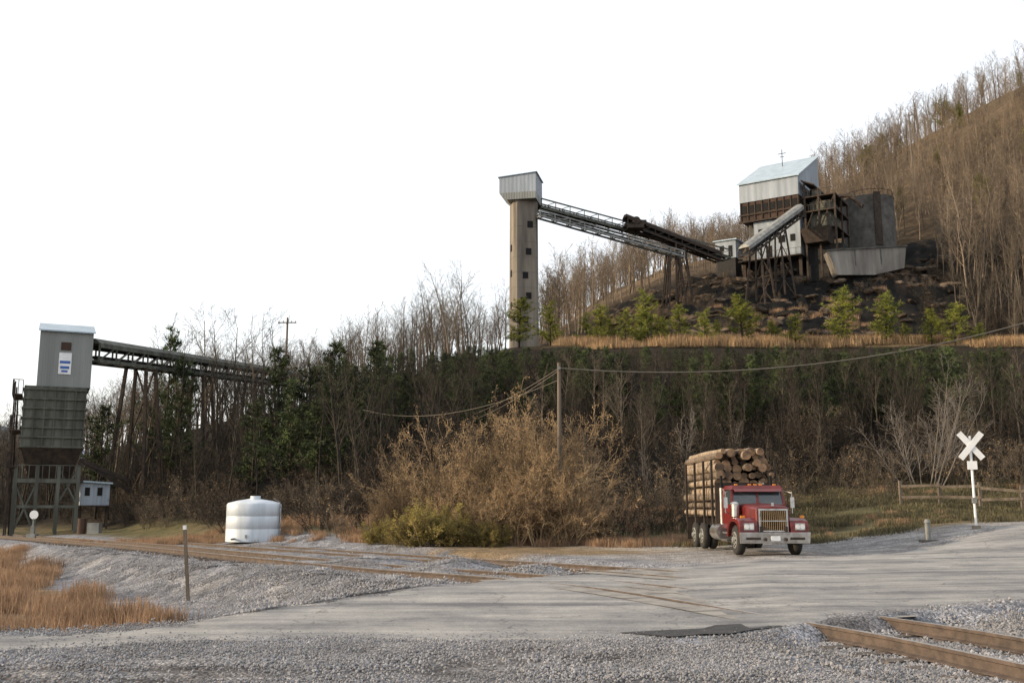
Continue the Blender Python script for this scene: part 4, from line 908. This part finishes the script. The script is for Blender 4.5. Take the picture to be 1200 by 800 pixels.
b=MB(); b.add([(-1.5,-2.25,bz1),(2.75,-2.25,bz1),(2.75,2.4,bz1),(-1.5,2.4,bz1),(-1.5,-2.25,15.1),(2.75,-2.25,15.1),(2.75,2.4,16.15),(-1.5,2.4,16.15)],[(0,1,5,4),(1,2,6,5),(2,3,7,6),(3,0,4,7),(3,2,1,0)],0)
b.obj('headhouse',['sidg'],e)
b=MB(); b.hexa([(-1.65,-2.5,15.05),(2.9,-2.5,15.05),(2.9,2.6,16.22),(-1.65,2.6,16.22),(-1.65,-2.5,15.15),(2.9,-2.5,15.15),(2.9,2.6,16.32),(-1.65,2.6,16.32)],0); b.obj('roof',['roof'],e)
b=MB(); b.box(.1,1.1,-2.31,-2.255,11.9,13.5,0); b.box(.18,1.02,-2.33,-2.312,12.7,12.9,1); b.box(.25,.95,-2.33,-2.312,12.3,12.5,1); b.box(.35,.85,-2.33,-2.312,12.05,12.2,1)
b.box(.2,1.0,-2.30,-2.255,13.7,14.3,2); b.obj('banner_sign',['white','blue','rustb'],e)
b=MB()
for z in(5.0,7.6,10.2):
    b.box(-3.3,-2.5,-2.6,2.4,z,z+.1,0)
    x=-3.28
    for y in np.arange(-2.6,2.5,.8): b.box(x-.03,x+.03,y-.03,y+.03,z+.1,z+1.1,0)
    b.box(x-.03,x+.03,-2.6,2.4,z+1.1,z+1.15,0)
    for x in np.arange(-3.2,-2.5,.35): b.box(x-.03,x+.03,-2.6,-2.55,z+.1,z+1.1,0)
    b.box(-3.3,-2.5,-2.6,-2.55,z+1.1,z+1.15,0)
b.beam((-3.1,-2.5,-.2),(-3.1,-2.5,11.2),.12,.12,0); b.beam((-3.1,2.3,-.2),(-3.1,2.3,11.2),.12,.12,0)
for i in range(3): z=[0,5.1,7.7][i]; z2=[5,7.6,10.2][i]; b.beam((-2.85,2.2,z),(-2.85,-2.3,z2),.12,.3,0)
b.obj('stairs_and_walkways',['rust'],e)
b=MB(); b.beam((2.4,-2.2,5.6),(6.6,0,4.1),.2,.3,0); b.beam((2.4,-2.2,4.1),(6.2,0,3.7),.15,.2,0); b.beam((2.4,2.2,5.8),(7.2,2.6,3.2),.2,.3,0); b.obj('chute_arm',['rust'],e)
b=MB(); b.box(2.55,4.9,-1.8,.6,2.3,4.0,0); b.hexa([(2.4,-2.1,4.0),(5.1,-2.1,3.85),(5.1,.8,3.85),(2.4,.8,4.0),(2.4,-2.1,4.12),(5.1,-2.1,3.97),(5.1,.8,3.97),(2.4,.8,4.12)],1); b.box(2.9,3.3,-1.84,-1.803,3.0,3.6,2); b.box(3.9,4.3,-1.84,-1.803,3.0,3.6,2)
for x in(2.65,4.8):
    for y in(-1.7,.5): b.box(x-.08,x+.08,y-.08,y+.08,-.2,2.3,3)
b.box(2.5,5.0,-2.4,-1.8,2.2,2.3,3)
b.obj('operator_booth',['sidw','roof','black','rust'],e)
a=at(96,612,70); b=MB(); b.cyl((0,0,0),(0,0,1.3),.28,m=0); b.box(.5,1.3,-.3,.3,0,1.0,1); b.obj('equipment_drum',['rustb','steel'],loc=(a.x,a.y,-.6))
# ------------------------------------------------------------------ light, sky, camera
sd_=Vector((-.93,-.12,.27)).normalized()
w=bpy.data.worlds.new('World'); sc.world=w; w.use_nodes=True; nt=w.node_tree; L=nt.links.new
bg=nt.nodes['Background']; out=nt.nodes['World Output']
sk=N(nt,'ShaderNodeTexSky'); sk.sky_type='NISHITA'; sk.sun_disc=False; sk.sun_elevation=math.asin(sd_.z); sk.sun_rotation=math.atan2(sd_.x,sd_.y)%(2*math.pi); sk.dust_density=3; sk.air_density=1
L(sk.outputs[0],bg.inputs[0]); bg.inputs[1].default_value=.09
bg2=N(nt,'ShaderNodeBackground'); bg2.inputs[0].default_value=(1,.995,.99,1); bg2.inputs[1].default_value=.94
ad=N(nt,'ShaderNodeAddShader'); L(bg.outputs[0],ad.inputs[0]); L(bg2.outputs[0],ad.inputs[1]); L(ad.outputs[0],out.inputs[0])
sl_=bpy.data.lights.new('sun','SUN'); sl_.energy=5; sl_.angle=math.radians(.5); sl_.color=(1,.78,.52)
so=bpy.data.objects.new('sun',sl_); so.rotation_euler=sd_.to_track_quat('Z','Y').to_euler(); so.location=(0,0,60); sc.collection.objects.link(so)
cd=bpy.data.cameras.new('camera'); cd.lens=35; cd.sensor_width=36; cd.clip_end=6000; co=bpy.data.objects.new('camera',cd); co.location=(0,0,H); co.rotation_euler=(math.radians(90)+TH,0,0); sc.collection.objects.link(co); sc.camera=co
sc.view_settings.view_transform='Standard'; sc.view_settings.look='None'; sc.view_settings.exposure=0; sc.view_settings.gamma=1
